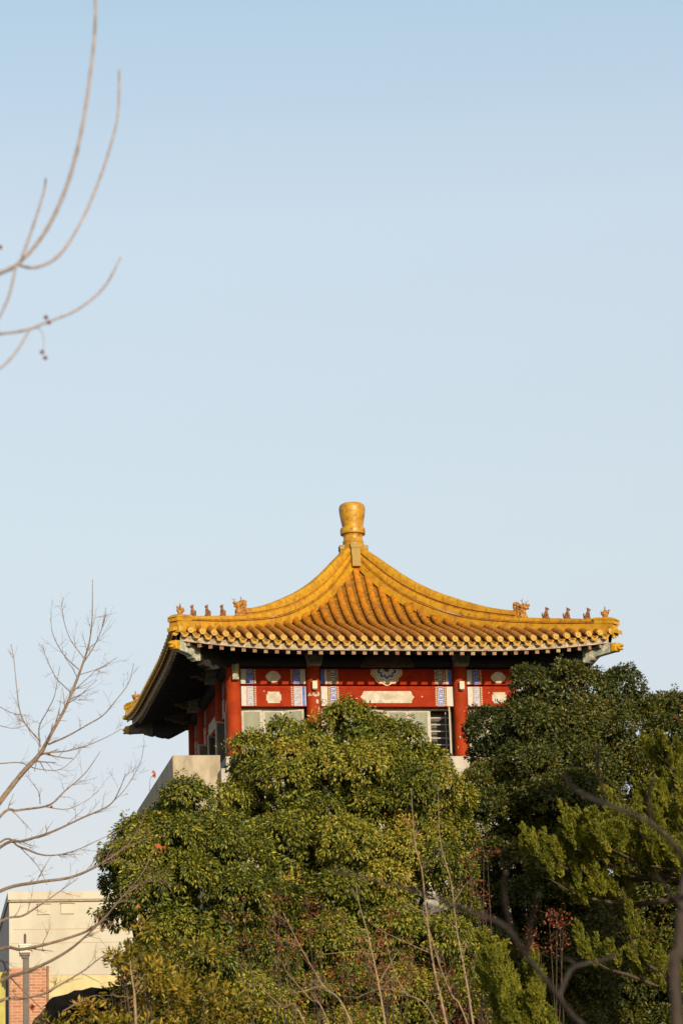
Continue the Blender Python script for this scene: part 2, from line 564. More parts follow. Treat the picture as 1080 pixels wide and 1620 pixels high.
cap.lathe([(0.026, 0.06), (0.020, 0.09)], 0, 0.10, 0.0, n=8)
cap0 = cap.build('tile_end_cap', M['cap'], ROOF, smooth=45)
drip = MB()
outl = []
for k in range(15):
    u = -1 + 2 * k / 14
    outl.append((0.104 * u, -0.022 - 0.128 * (1 - abs(u) ** 2.2)))
outl += [(0.100 * (1 - 2 * k / 8), -0.004 - 0.075 * math.sin(math.pi * k / 8)) for k in range(9)]
drip.prism(outl, (0, 0, 0), (1, 0, 0), (0, 0.16, 0.987), (0, -0.987, 0.16), -0.008, 0.010)
drip0 = drip.build('drip_tile', M['drip'], ROOF, smooth=40)
rest = MB()
first = {'c': True, 'd': True}


def put(proto, key, p, k):
    q = turn(p, k)
    if first[key]:
        proto.location = q
        proto.rotation_euler = (0, 0, -k * math.pi / 2)
        first[key] = False
    else:
        copy_part(proto, q, ROOF, -k * math.pi / 2)


for k in (0, 1):
    for xr in rows:
        put(cap0, 'c', (xr, -A - 0.03, Z0 + S(xr, A) + 0.018), k)
    for i in range(40):
        xm = (i - 19.5) * PITCH
        xm = max(-A + 0.05, min(A - 0.05, xm))
        put(drip0, 'd', (xm, -A + 0.01, Z0 + S(xm, A) - 0.018), k)


# hip ridges
def hip_ridge(sx, sy):
    """ridge from the finial down to the corner (sx*A, sy*A)"""
    mb = MB()
    dg = np.array([sx, sy, 0.0]) / math.sqrt(2)
    sd_ = np.array([-dg[1], dg[0], 0.0])

    def sweep(ts, prof_fn, mi):
        P0 = None
        vs, fs = [], []
        for t in ts:
            c = np.array([sx * t, sy * t, Z0])
            pr = prof_fn(t)
            P0 = len(pr)
            vs += [c + sd_ * p[0] + np.array([0, 0, p[1]]) for p in pr]
        m = len(ts)
        for i in range(m - 1):
            for k in range(P0):
                fs.append((i * P0 + k, i * P0 + (k + 1) % P0, (i + 1) * P0 + (k + 1) % P0, (i + 1) * P0 + k))
        fs.append(tuple(range(P0))[::-1])
        fs.append(tuple((m - 1) * P0 + k for k in range(P0)))
        mb.add(vs, fs, mi)

    def ks(t):
        return math.sqrt(1 + ((fD(t + .05) - fD(t - .05)) / 0.1414) ** 2)

    def tiles(t0, t1, ln):
        n = max(1, int(round((t1 - t0) / ln)))
        return [(t0 + (t1 - t0) * i / n, t0 + (t1 - t0) * (i + 1) / n) for i in range(n)]
    E = 5.30
    for a, b in tiles(0.14, E - 0.05, 0.26):         # base course laid against the tiles
        w = 0.135 + random.uniform(-.003, .003)
        sweep([a + .002, (a + b) / 2, b - .002], lambda t: [(-w - .01, S(t, t) - .09), (w + .01, S(t, t) - .09), (w, fD(t) - .012), (-w, fD(t) - .012)], 0)
    sweep(list(np.linspace(0.14, E - .02, 40)), lambda t: [(-.10, fD(t) - .03), (.10, fD(t) - .03), (.10, fD(t) + .035), (-.10, fD(t) + .035)], 1)
    sweep(list(np.linspace(0.14, E, 40)), lambda t: [(-.135, fD(t) + .010 * ks(t)), (.135, fD(t) + .010 * ks(t)), (.135, fD(t) + .035 * ks(t)), (-.135, fD(t) + .035 * ks(t))], 1)

    def rnd(w, z0, z1):
        h = z1 - z0
        return [(-w, z0), (w, z0), (w * 1.02, z0 + .45 * h), (w * .92, z0 + .75 * h), (w * .6, z0 + .95 * h), (0, z1), (-w * .6, z0 + .95 * h), (-w * .92, z0 + .75 * h), (-w * 1.02, z0 + .45 * h)]
    for a, b in tiles(0.16, E, 0.30):                # middle course with a rounded top
        w = 0.112 + random.uniform(-.004, .004)
        sweep([a + .005, a + .02, b - .02, b - .005], lambda t: rnd(w, fD(t) + .045 * ks(t), fL(t)), 0)
    sweep(list(np.linspace(0.16, 3.5, 30)), lambda t: [(-.085, fL(t) - .02), (.085, fL(t) - .02), (.085, fL(t) + .045 * ks(t)), (-.085, fL(t) + .045 * ks(t))], 1)
    for a, b in tiles(0.17, 3.42, 0.29):             # upper course, only behind the big beast
        w = 0.112 + random.uniform(-.004, .004)
        sweep([a + .005, a + .02, b - .02, b - .005], lambda t: rnd(w, fL(t) + .035 * ks(t), fU(t)), 0)
    # stepped end blocks over the corner
    sweep([4.98, 5.36], lambda t: [(-.145, fD(t) - .02), (.145, fD(t) - .02), (.145, fD(t) + .07), (-.145, fD(t) + .07)], 0)
    sweep([4.96, 5.30, 5.38], lambda t: rnd(.15 if t < 5.35 else .12, fD(t) + .075, fL(min(t, 5.35)) + (.02 if t < 5.35 else -.03)), 0)
    sweep([5.04, 5.33], lambda t: [(-.14, S(t, t) - .1), (.14, S(t, t) - .1), (.13, fD(t) - .03), (-.13, fD(t) - .03)], 0)
    # the corner drip tile
    sweep([5.24, 5.42], lambda t: [(-.10, S(A, A) - .02 - (t - 5.3) * .5), (.10, S(A, A) - .02 - (t - 5.3) * .5), (.09, S(A, A) + .05 - (t - 5.3) * .35), (-.09, S(A, A) + .05 - (t - 5.3) * .35)], 0)
    return mb.build('hip_ridge', [M['glaze'], M['barrel']], ROOF, smooth=35)


for sx, sy in ((-1, -1), (1, -1), (-1, 1), (1, 1)):
    hip_ridge(sx, sy)

# finial and the blocks below it
fin = MB()
fz = Z0
prof = [(0.285, 3.60), (0.285, 3.72), (0.262, 3.735), (0.275, 3.79), (0.25, 3.83), (0.245, 3.93), (0.262, 3.965), (0.318, 3.985), (0.326, 4.02), (0.326, 4.12), (0.312, 4.15),
        (0.27, 4.165), (0.272, 4.20), (0.290, 4.30), (0.312, 4.42), (0.332, 4.54), (0.342, 4.64), (0.338, 4.71), (0.318, 4.765), (0.27, 4.80), (0.18, 4.818), (0.05, 4.825)]
fin.lathe(prof, 0, 0, fz, n=36)
fino = fin.build('finial', mat('finial_glaze', (0.46, 0.265, 0.014), (0.37, 0.17, 0.012), 4, 0.36, 0.2, c3=(0.20, 0.085, 0.02), s3=7, lo3=0.50, hi3=0.66), ROOF, smooth=35)
for k in range(4):
    ap = MB()
    ap.box(-.115, .115, -.36, -.10, Z0 + 3.36, Z0 + 3.56)
    ap.box(-.135, .135, -.37, -.08, Z0 + 3.565, Z0 + 3.68)
    ap.box(-.11, .11, -.40, -.12, Z0 + 3.06, Z0 + 3.35)
    ap.turned(k).build('apex_block', M['oldstone'], ROOF)


# ridge figures ---------------------------------------------------------------
def fuse(mb, name, m, voxel, parent):
    """several lumps melted into one continuous surface"""
    o = mb.build(name, m, None)
    md = o.modifiers.new('melt', 'REMESH')
    md.mode = 'VOXEL'
    md.voxel_size = voxel
    dg = bpy.context.evaluated_depsgraph_get()
    me = bpy.data.meshes.new_from_object(o.evaluated_get(dg))
    bpy.data.objects.remove(o)
    me.name = name
    me.polygons.foreach_set('use_smooth', np.ones(len(me.polygons), bool))
    o = bpy.data.objects.new(name, me)
    if not me.materials:
        me.materials.append(m)
    COL.objects.link(o)
    o.parent = parent
    return o


def rotY(a):
    return Matrix.Rotation(math.radians(a), 3, 'Y')


bs = MB()            # seated beast facing +X, 0.29 m tall
bs.ell((0.0, 0, 0.015), (0.085, 0.055, 0.02))
bs.ell((-0.045, 0, 0.062), (0.058, 0.05, 0.055))
bs.ell((0.0, 0, 0.125), (0.045, 0.042, 0.095), rotY(22))
bs.ell((0.03, 0, 0.165), (0.038, 0.038, 0.06))
bs.ell((0.035, 0, 0.235), (0.042, 0.036, 0.042))
bs.ell((0.078, 0, 0.225), (0.032, 0.024, 0.022))
for s in (-1, 1):
    bs.ell((0.055, s * .024, 0.08), (0.014, 0.014, 0.08), rotY(-6))
    bs.ell((0.075, s * .024, 0.012), (0.026, 0.016, 0.014))
    bs.ell((-0.01, s * .042, 0.045), (0.045, 0.016, 0.035))
    bs.ell((0.018, s * .026, 0.278), (0.011, 0.009, 0.026), rotY(-15))
bs.ell((-0.098, 0, 0.09), (0.018, 0.016, 0.065), rotY(-14))
bs.ell((-0.09, 0, 0.15), (0.02, 0.018, 0.02))
BEAST = fuse(bs, 'ridge_beast', M['darkbeast'], 0.010, ROOF)
im = MB()            # rider seated on a bird with raised wings and tail
im.ell((0, 0, 0.02), (0.10, 0.06, 0.025))
im.ell((-0.005, 0, 0.085), (0.085, 0.06, 0.055))
im.ell((-0.085, 0, 0.145), (0.018, 0.05, 0.075), rotY(-24))
im.ell((0.085, 0, 0.130), (0.024, 0.024, 0.07), rotY(22))
im.ell((0.108, 0, 0.185), (0.028, 0.022, 0.024))
im.ell((0.135, 0, 0.182), (0.018, 0.01, 0.01))
for s in (-1, 1):
    im.ell((-0.02, s * .07, 0.12), (0.07, 0.014, 0.045), rotY(-12))
im.ell((0, 0, 0.175), (0.036, 0.042, 0.06))
im.ell((0, 0, 0.255), (0.024, 0.024, 0.028))
im.ell((0, 0, 0.288), (0.012, 0.012, 0.02))
for s in (-1, 1):
    im.ell((0.03, s * .03, 0.185), (0.03, 0.012, 0.012))
RIDER = fuse(im, 'bird_rider', M['beast'], 0.010, ROOF)
dr = MB()            # big dragon-headed beast with a tall curling mane, facing +X
dr.ell((0.0, 0, 0.05), (0.20, 0.10, 0.07))
dr.ell((0.05, 0, 0.16), (0.10, 0.085, 0.16))
dr.ell((-0.09, 0, 0.20), (0.10, 0.085, 0.20))
dr.ell((-0.14, 0, 0.34), (0.075, 0.07, 0.13), rotY(-8))
dr.ell((-0.09, 0, 0.40), (0.06, 0.06, 0.06))
for z in (0.16, 0.24, 0.32, 0.40):
    for s in (-1, 1):
        dr.ell((-0.13, s * .06, z), (0.055, 0.03, 0.034), rotY(35))
        dr.ell((-0.04, s * .07, z - 0.05), (0.045, 0.028, 0.03), rotY(35))
dr.ell((0.10, 0, 0.29), (0.11, 0.085, 0.075), rotY(-8))
dr.ell((0.20, 0, 0.315), (0.07, 0.06, 0.038), rotY(-14))
dr.ell((0.245, 0, 0.335), (0.026, 0.045, 0.026))
dr.ell((0.19, 0, 0.245), (0.06, 0.05, 0.026), rotY(12))
for s in (-1, 1):
    dr.ell((0.13, s * .055, 0.36), (0.03, 0.022, 0.024))
    dr.ell((0.05, s * .085, 0.34), (0.045, 0.012, 0.03), rotY(-30))
    dr.ell((0.07, s * .085, 0.11), (0.035, 0.02, 0.08), rotY(20))
DRAGON = fuse(dr, 'ridge_dragon', M['beast'], 0.014, ROOF)


def place_fig(proto, sx, sy, t, z, first_one):
    p = (sx * t, sy * t, Z0 + z)
    rz = math.atan2(sy, sx)
    if first_one:
        proto.location = p
        proto.rotation_euler = (0, 0, rz)
        return proto
    return copy_part(proto, p, ROOF, rz)


nf = 0
for sx, sy in ((-1, -1), (1, -1), (-1, 1)):
    place_fig(RIDER, sx, sy, 5.15, fL(5.15) + .005, nf == 0)
    for q, t in enumerate((4.80, 4.40, 3.98)):
        place_fig(BEAST, sx, sy, t, fL(t) - .012, nf == 0 and q == 0)
    place_fig(DRAGON, sx, sy, 3.48, fL(3.55) - .03, nf == 0)
    d = np.array([sx, sy, 0]) / math.sqrt(2)
    n_ = np.array([-d[1], d[0], 0])
    base = np.array([sx * 3.48, sy * 3.48, Z0 + fL(3.55) - .03])
    for s in (-1, 1):                               # wiry antlers
        an = MB()
        q0 = base + d * .10 + n_ * s * .05 + np.array([0, 0, .35])
        q1 = q0 + d * .01 + n_ * s * .05 + np.array([0, 0, .07])
        q2 = q1 + d * .05 + n_ * s * .03 + np.array([0, 0, .06])
        an.tube(catmull([q0, q1, q2], 4), np.linspace(.011, .005, 9), 5)
        an.tube([q1, q1 - d * .05 + np.array([0, 0, .05])], [.008, .004], 5)
        an.build('antler', M['darkbeast'], ROOF)
    nf += 1

# eaves: board, rafters, soffit ------------------------------------------------
RB = 5.24


def eave_z(s, r=RB):
    return S(s, A) - 0.215


for k in range(4):
    fb = MB()
    xs = list(np.linspace(-RB, RB, 43))
    vs = []
    for x in xs:
        z = Z0 + eave_z(x)
        vs += [(x, -RB, z - .02), (x, -RB, z + .17), (x, -RB + .07, z + .17), (x, -RB + .07, z - .02)]
    fs = []
    for i in range(len(xs) - 1):
        for j in range(4):
            fs.append((4 * i + j, 4 * i + (j + 1) % 4, 4 * i + 4 + (j + 1) % 4, 4 * i + 4 + j))
    fs += [(3, 2, 1, 0), tuple(4 * (len(xs) - 1) + j for j in range(4))]
    fb.add(vs, fs)
    fb.turned(k).build('eave_board', M['fascia'], PAV)
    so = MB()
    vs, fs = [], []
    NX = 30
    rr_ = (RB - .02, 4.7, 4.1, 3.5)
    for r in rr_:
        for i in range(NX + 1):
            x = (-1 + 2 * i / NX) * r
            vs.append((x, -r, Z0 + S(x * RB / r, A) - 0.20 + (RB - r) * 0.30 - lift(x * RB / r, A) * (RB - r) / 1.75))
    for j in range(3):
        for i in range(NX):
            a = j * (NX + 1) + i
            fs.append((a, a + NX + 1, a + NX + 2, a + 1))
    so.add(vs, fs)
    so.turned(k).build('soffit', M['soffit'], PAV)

raf = MB()
# a rafter: square end at y = 0, rising inward
rw = .047
prof_r = [(-.0, -.09), (.0, 0.0), (1.55, .36), (1.55, .27)]
vs = []
for sx in (-rw, rw):
    vs += [(sx, p[0], p[1]) for p in prof_r]
raf.add(vs, [(0, 1, 2, 3)[::-1], (4, 5, 6, 7), (1, 5, 6, 2)[::-1], (0, 3, 7, 4)[::-1], (3, 2, 6, 7)[::-1]], 0)
raf.add([vs[0], vs[1], vs[5], vs[4]], [(0, 1, 2, 3)[::-1]], 1)
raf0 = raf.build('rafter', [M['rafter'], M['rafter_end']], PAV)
rf = True
for k in (0, 1):
    for i in range(39):
        x = (i - 19) * 0.262
        p = turn((x, -RB + .05, Z0 + eave_z(x) - .022), k)
        # near the corners the rafters fan out
        fan = 0.0 if abs(x) < 3.9 else (abs(x) - 3.9) / 1.2 * math.radians(40) * (-1 if x > 0 else 1) * -1
        if rf:
            raf0.location, raf0.rotation_euler, rf = p, (0, 0, -k * math.pi / 2 + fan), False
        else:
            copy_part(raf0, p, PAV, -k * math.pi / 2 + fan)

# corner beams with dragon head ends
zc0 = eave_z(RB)
for sx, sy in ((-1, -1), (1, -1), (-1, 1), (1, 1)):
    dgv = np.array([sx, sy, 0]) / math.sqrt(2)
    sdv = np.array([-dgv[1], dgv[0], 0])
    R2 = math.sqrt(2)
    cbm = MB()
    # outline in (distance along the diagonal, height)
    zt = -0.03
    outl = [(3.6 * R2, .36), (5.0 * R2, .075), (5.27 * R2, -0.035), (5.27 * R2, -0.245), (5.0 * R2, -.285), (4.93 * R2, -.31), (4.90 * R2, -.36), (4.84 * R2, -.36), (4.80 * R2, -.41), (4.74 * R2, -.40),
            (4.68 * R2, -.37), (4.4 * R2, -.33), (3.6 * R2, -.02)]
    cbm.prism(outl, (0, 0, Z0), dgv, (0, 0, 1), sdv, -.085, .085)
    low = [(3.6 * R2, .05), (4.62 * R2, -.31), (4.62 * R2, -.46), (4.55 * R2, -.50), (4.47 * R2, -.47), (4.42 * R2, -.54), (4.34 * R2, -.52), (3.6 * R2, -.22)]
    lowm = MB()
    lowm.prism(low, (0, 0, Z0), dgv, (0, 0, 1), sdv, -.10, .10)
    lowm.build('lower_corner_beam', M['rafter'], PAV)
    cbm.f, cbm.v, cbm.m = [], [], []
    inner = [(3.6 * R2, .36), (4.70 * R2, .135), (4.70 * R2, -.385), (4.68 * R2, -.37), (4.4 * R2, -.33), (3.6 * R2, -.02)]
    outer = [(4.70 * R2, .135), (5.0 * R2, .075), (5.27 * R2, -0.035), (5.27 * R2, -0.245), (5.0 * R2, -.285), (4.93 * R2, -.31), (4.90 * R2, -.36), (4.84 * R2, -.36), (4.80 * R2, -.41), (4.74 * R2, -.40), (4.70 * R2, -.385)]
    cbm.prism(outer, (0, 0, Z0), dgv, (0, 0, 1), sdv, -.085, .085)
    ibm = MB()
    ibm.prism(inner, (0, 0, Z0), dgv, (0, 0, 1), sdv, -.083, .083)
    ibm.build('inner_corner_beam', M['rafter'], PAV)  # inner length coloured dark to stand for the shade under the eave
    cb_o = cbm.build('corner_beam', M['cornerbeam'] if sy < 0 else M['eaveshade'], PAV)  # back beams carry shade as a darker colour
    hd = MB()
    c = np.array([0, 0, 0.0])
    hd.box(-.02, .12, -.105, .105, -.105, .105)
    hd.ell((.13, 0, .02), (.11, .095, .085))
    hd.ell((.22, 0, .025), (.06, .07, .04))
    hd.ell((.20, 0, -.06), (.07, .065, .03))
    for s in (-1, 1):
        hd.ell((.13, s * .075, .075), (.03, .025, .028))
        hd.ell((.04, s * .10, .05), (.05, .018, .04))
    ho = fuse(hd, 'dragon_head', M['beast'] if False else M['glaze'], 0.012, cb_o)
    ho.location = tuple(dgv * 5.27 * R2 + np.array([0, 0, Z0 - .14]))
    ho.rotation_euler = (0, 0, math.atan2(sy, sx))


# walls, columns, beams --------------------------------------------------------
def zz(z):
    return Z0 + z


core = MB()                                         # inner walls of the room
core.box(-3.5, 3.5, -3.5, 3.5, zz(-.40), zz(.5))
core.build('upper_wall', M['wallred'], PAV)
room = MB()
room.box(-3.25, 3.25, -3.25, 3.25, zz(ZC), zz(-.41))
room.build('room_wall', M['dark'], PAV)

chips_mid = [(-.13, -1.02, .06, .045), (.02, -1.045, .09, .035), (.10, -.99, .05, .07), (.06, -1.19, .055, .055), (.10, -1.34, .022, .05), (-.02, -1.0, .035, .03)]


def column(x, y, k, lamp=False, chips=()):
    mb = MB()
    prof = []
    n = 10
    for i in range(n + 1):
        u = i / n
        prof.append((0.182 - 0.012 * u, ZC + (0.35 - ZC) * u))
    mb.lathe(prof, 0, 0, 0, n=28)
    px, py, _ = turn((x, y, 0), k)
    mb.v = [(v[0] + px, v[1] + py, v[2] + Z0) for v in mb.v]
    co = mb.build('column', M['red'], PAV, smooth=40)
    rg = random.Random(int((x + 9) * 100 + k))
    for (cx, cz, w, h) in chips:                    # flaked paint: bare plaster left proud of the shaft
        pm = MB()
        nn = 13
        pts2 = []
        for i in range(nn):
            a = 2 * math.pi * i / nn
            q = rg.uniform(.35, 1.2)
            pts2.append((cx + w * q * math.cos(a), cz + h * q * math.sin(a)))
        vs = []
        for q in [(cx, cz)] + pts2:
            a = q[0] / .178
            R_ = .1845
            vs.append(turn((x + R_ * math.sin(a), y - R_ * math.cos(a), zz(q[1])), k))
        pm.add(vs, [(0, 1 + i, 1 + (i + 1) % nn) for i in range(nn)])
        pm.build('paint_flake', M['plaster'], co)
    if lamp:
        lm = MB()
        lm.box(x - .058, x + .058, y - .285, y - .17, zz(-.895), zz(-.705))
        lm.box(x - .04, x + .04, y - .27, y - .17, zz(-.925), zz(-.896), 1)
        lm.turned(k).build('wall_lamp', [M['lampwhite'], M['metal']], co)
    return co


def block_bracket(x, k, w=.185):
    """layered beam end block on top of a column"""
    mb = MB()
    y0, y1 = -B - .42, -B + .1
    outl = [(-w * .86, -.325), (w * .86, -.325), (w * .9, -.27), (w * 1.0, -.22), (w * .97, -.19), (w * 1.08, -.14), (w * 1.1, -.05), (w * 1.1, .2), (-w * 1.1, .2), (-w * 1.1, -.05), (-w * 1.08, -.14), (-w * .97, -.19), (-w * 1.0, -.22), (-w * .9, -.27)]
    mb.prism(outl, (x, 0, Z0), (1, 0, 0), (0, 0, 1), (0, 1, 0), y0, y1)
    ln = MB()
    for z, q in ((-.205, 0.0), (-.27, .02)):
        pts_ = [(-w * .9, z + .015), (-w * .3, z + q), (0, z - .012 + q), (w * .3, z + q), (w * .9, z + .015)]
        for a, b in zip(pts_, pts_[1:]):
            ln.prism([(a[0], a[1] - .007), (b[0], b[1] - .007), (b[0], b[1] + .007), (a[0], a[1] + .007)], (x, 0, Z0), (1, 0, 0), (0, 0, 1), (0, 1, 0), y0 - .006, y0 + .002)
    mb.add(ln.v, ln.f, 1)
    mb.turned(k).build('bracket', [M['bracket'], M['bracketline']], PAV)


def cloud_arm(x, k):
    """long scrolled beam end that sticks out under the eave over a column"""
    mb = MB()
    o = [(0, .20), (.95, .12), (1.0, .02), (.96, -.06), (.86, -.08), (.80, -.15), (.66, -.16), (.60, -.22), (.44, -.235), (.36, -.29), (.18, -.31), (0, -.34)]
    mb.prism(o, (x, -B + .05, Z0), (0, -1, 0), (0, 0, 1), (1, 0, 0), -.13, .13)
    ln = MB()
    for (ua, za, ub, zb_) in ((.86, .02, .42, -.10), (.70, -.02, .30, -.17)):
        for s in (-1, 1):
            ln.prism([(ua, za), (ub, zb_), (ub, zb_ + .018), (ua, za + .018)], (x, -B + .05, Z0), (0, -1, 0), (0, 0, 1), (1, 0, 0), s * .132 - .003, s * .132 + .003)
    mb.add(ln.v, ln.f, 1)
    mb.turned(k).build('bracket_arm', [M['cartouche'] if x > 3 else M['eaveshade'], M['bracketline']], PAV)  # side arms have the eave shade painted into their colour


def fret(mb, x0, x1, z0, z1, yf, w=.022, mi=0):
    """meander: stacked hooked squares"""
    W = x1 - x0
    n = max(1, int(round((z1 - z0) / (W * 1.05))))
    H = (z1 - z0) / n

    def bar(xa, xb, za, zb_):
        mb.box(min(xa, xb), max(xa, xb), yf - .004, yf + .002, min(za, zb_), max(za, zb_), mi)
    for i in range(n):
        b0 = z0 + i * H
        e = W * .08
        X0, X1, Z0_, Z1_ = x0 + e, x1 - e, b0 + H * .08, b0 + H * .92
        bar(X0, X0 + w, Z0_, Z1_)
        bar(X0 + w, X1, Z1_ - w, Z1_)
        bar(X1 - w, X1, Z0_ + H * .22, Z1_ - w)
        bar(X0 + W * .3, X1 - w, Z0_ + H * .22, Z0_ + H * .22 + w)
        bar(X0 + W * .3, X0 + W * .3 + w, Z0_ + H * .22 + w, Z0_ + H * .52)
        bar(X0 + w, X1 - W * .02, Z0_, Z0_ + w)


def rough_outline(x0, x1, z0, z1, kind):
    w, h = x1 - x0, z1 - z0
    xm, zm = (x0 + x1) / 2, (z0 + z1) / 2
    if kind == 'round':
        return [(xm + .5 * w * math.cos(a) * (1 + .05 * math.cos(6 * a)), zm + .5 * h * math.sin(a) * (1 + .05 * math.cos(4 * a))) for a in np.linspace(0, 2 * math.pi, 28, endpoint=False)]
    if kind == 'notched':
        e, q = w * .09, h * .22
        return [(x0, z0 + q), (x0 + e, z0 + q), (x0 + e, z0), (x1 - e, z0), (x1 - e, z0 + q), (x1, z0 + q), (x1, z1 - q), (x1 - e, z1 - q), (x1 - e, z1), (x0 + e, z1), (x0 + e, z1 - q), (x0, z1 - q)]
    e = h * .42
    return [(x0 + e * .6, z0), (x1 - e * .6, z0), (x1 - e * .55, z0 + .16 * h), (x1 - .04 * w, z0 + .3 * h), (x1, zm), (x1 - .04 * w, z1 - .3 * h), (x1 - e * .55, z1 - .12 * h), (x1 - e * .8, z1),
            (x0 + e * .8, z1), (x0 + e * .55, z1 - .12 * h), (x0 + .04 * w, z1 - .3 * h), (x0, zm), (x0 + .04 * w, z0 + .3 * h), (x0 + e * .55, z0 + .16 * h)]


UP = (-.36, -.742)      # upper beam: top, bottom
LO = (-.782, ZB)        # lower beam


def bay(xa, xb, k, mid):
    """two painted beams between the column faces xa and xb, with their decoration"""
    for name, (zt, zb_), yf, upper in (('upper_beam', UP, YF, True), ('lower_beam', LO, YF - .012, False)):
        mb = MB()
        mb.box(xa, xb, yf, yf + .22, zz(zb_), zz(zt))
        if not upper:                               # narrow board along the top edge
            mb.box(xa + .42, xb - .42, yf - .010, yf, zz(zt - .075), zz(zt - .012))
        bo = mb.turned(k).build(name, M['redbeam'], PAV)
        bands = []                                  # (offset from the column, width, kind)
        if mid:
            bands = [(0, .10, 'blue' if upper else 'white'), (.10, .055, 'green' if upper else 'white'), (.165, .05, 'bead'), (.225, .15, 'greykey' if upper else 'bluekey'), (.385, .05, 'bead')]
        else:
            bands = [(0, .125, 'green' if upper else 'white'), (.135, .16, 'bluekey2' if upper else 'whitekey'), (.315, .05, 'bead')]
            if not upper:
                bands.insert(1, (.02, .07, 'strip'))
        for side in (0, 1):
            for off, w, kind in bands:
                a, b = (xa + off, xa + off + w) if side == 0 else (xb - off - w, xb - off)
                if kind == 'strip' and side == 0:
                    continue
                pm = MB()
                z0_, z1_ = zz(zb_ + .012), zz(zt - .012)
                if kind == 'bead':
                    pm.box(a, b, yf - .004, yf + .002, z0_, z1_, 0)
                    nb = int((z1_ - z0_) / .052)
                    for i in range(nb):
                        zc_ = z0_ + (i + .5) * (z1_ - z0_) / nb
                        pm.ell(((a + b) / 2, yf - .006, zc_), (.022, .012, .021), nu=8, nv=6, mi=1)
                    pm.turned(k).build('bead_strip', [M['beadbg'], M['bead']], bo, smooth=50)
                    continue
                base = {'blue': 'blue', 'green': 'panelgreen', 'white': 'panelwhite', 'greykey': 'panelgreen', 'bluekey': 'panelwhite', 'bluekey2': 'paleblue', 'whitekey': 'panelwhite', 'strip': 'blue'}[kind]
                dy = .003 if kind == 'strip' else 0
                pm.box(a, b, yf - .006 - dy, yf + .002 - dy, z0_, z1_, 0)
                pn = pm.turned(k).build('painted_panel', M[base], bo)
                if 'key' in kind:
                    fm = MB()
                    fret(fm, a, b, z0_, z1_, yf - .008)
                    if kind == 'bluekey2':
                        fret(fm, a + .01, b - .01, z0_ + .02, z1_ - .02, yf - .0075, .012)
                    fm.turned(k).build('fret_pattern', M['metal'] if kind == 'greykey' else M['lavender'] if kind == 'whitekey' else M['blue'], bo)
        xm = (xa + xb) / 2
        if mid and not upper:
            fm = MB()
            fm.prism(rough_outline(xm - .665, xm + .665, zb_ + .085, zt - .125, 'long'), (0, 0, Z0), (1, 0, 0), (0, 0, 1), (0, -1, 0), -yf - .002, -yf + .010)
            fm.turned(k).build('cartouche', M['cartouche'], bo)
        if not mid:
            w = .18
            fm = MB()
            fm.prism(rough_outline(xm - w, xm + w, zb_ + (.045 if upper else .08), zt - (.06 if upper else .145), 'round' if upper else 'notched'), (0, 0, Z0), (1, 0, 0), (0, 0, 1), (0, -1, 0), -yf - .002, -yf + .010)
            fm.turned(k).build('cartouche', M['cartouche'], bo)
    # dark board above the upper beam
    # flaked spots of plaster on the beams
    rg = random.Random(int(xa * 100) + 31 * k)
    for i in range(9 if mid else 4):
        fx, fz_ = rg.uniform(xa + .5, xb - .5), rg.uniform(LO[1] + .02, LO[0] - .02)
        if abs(fx - (xa + xb) / 2) < (.70 if mid else .2):
            continue
        fm = MB()
        nn = 8
        fm.prism([(fx + rg.uniform(.3, 1) * .028 * math.cos(2 * math.pi * j / nn), fz_ + rg.uniform(.3, 1) * .022 * math.sin(2 * math.pi * j / nn)) for j in range(nn)], (0, 0, Z0), (1, 0, 0), (0, 0, 1), (0, -1, 0), -YF + .011, -YF + .0145)
        fm.turned(k).build('paint_flake', M['plaster'], PAV)


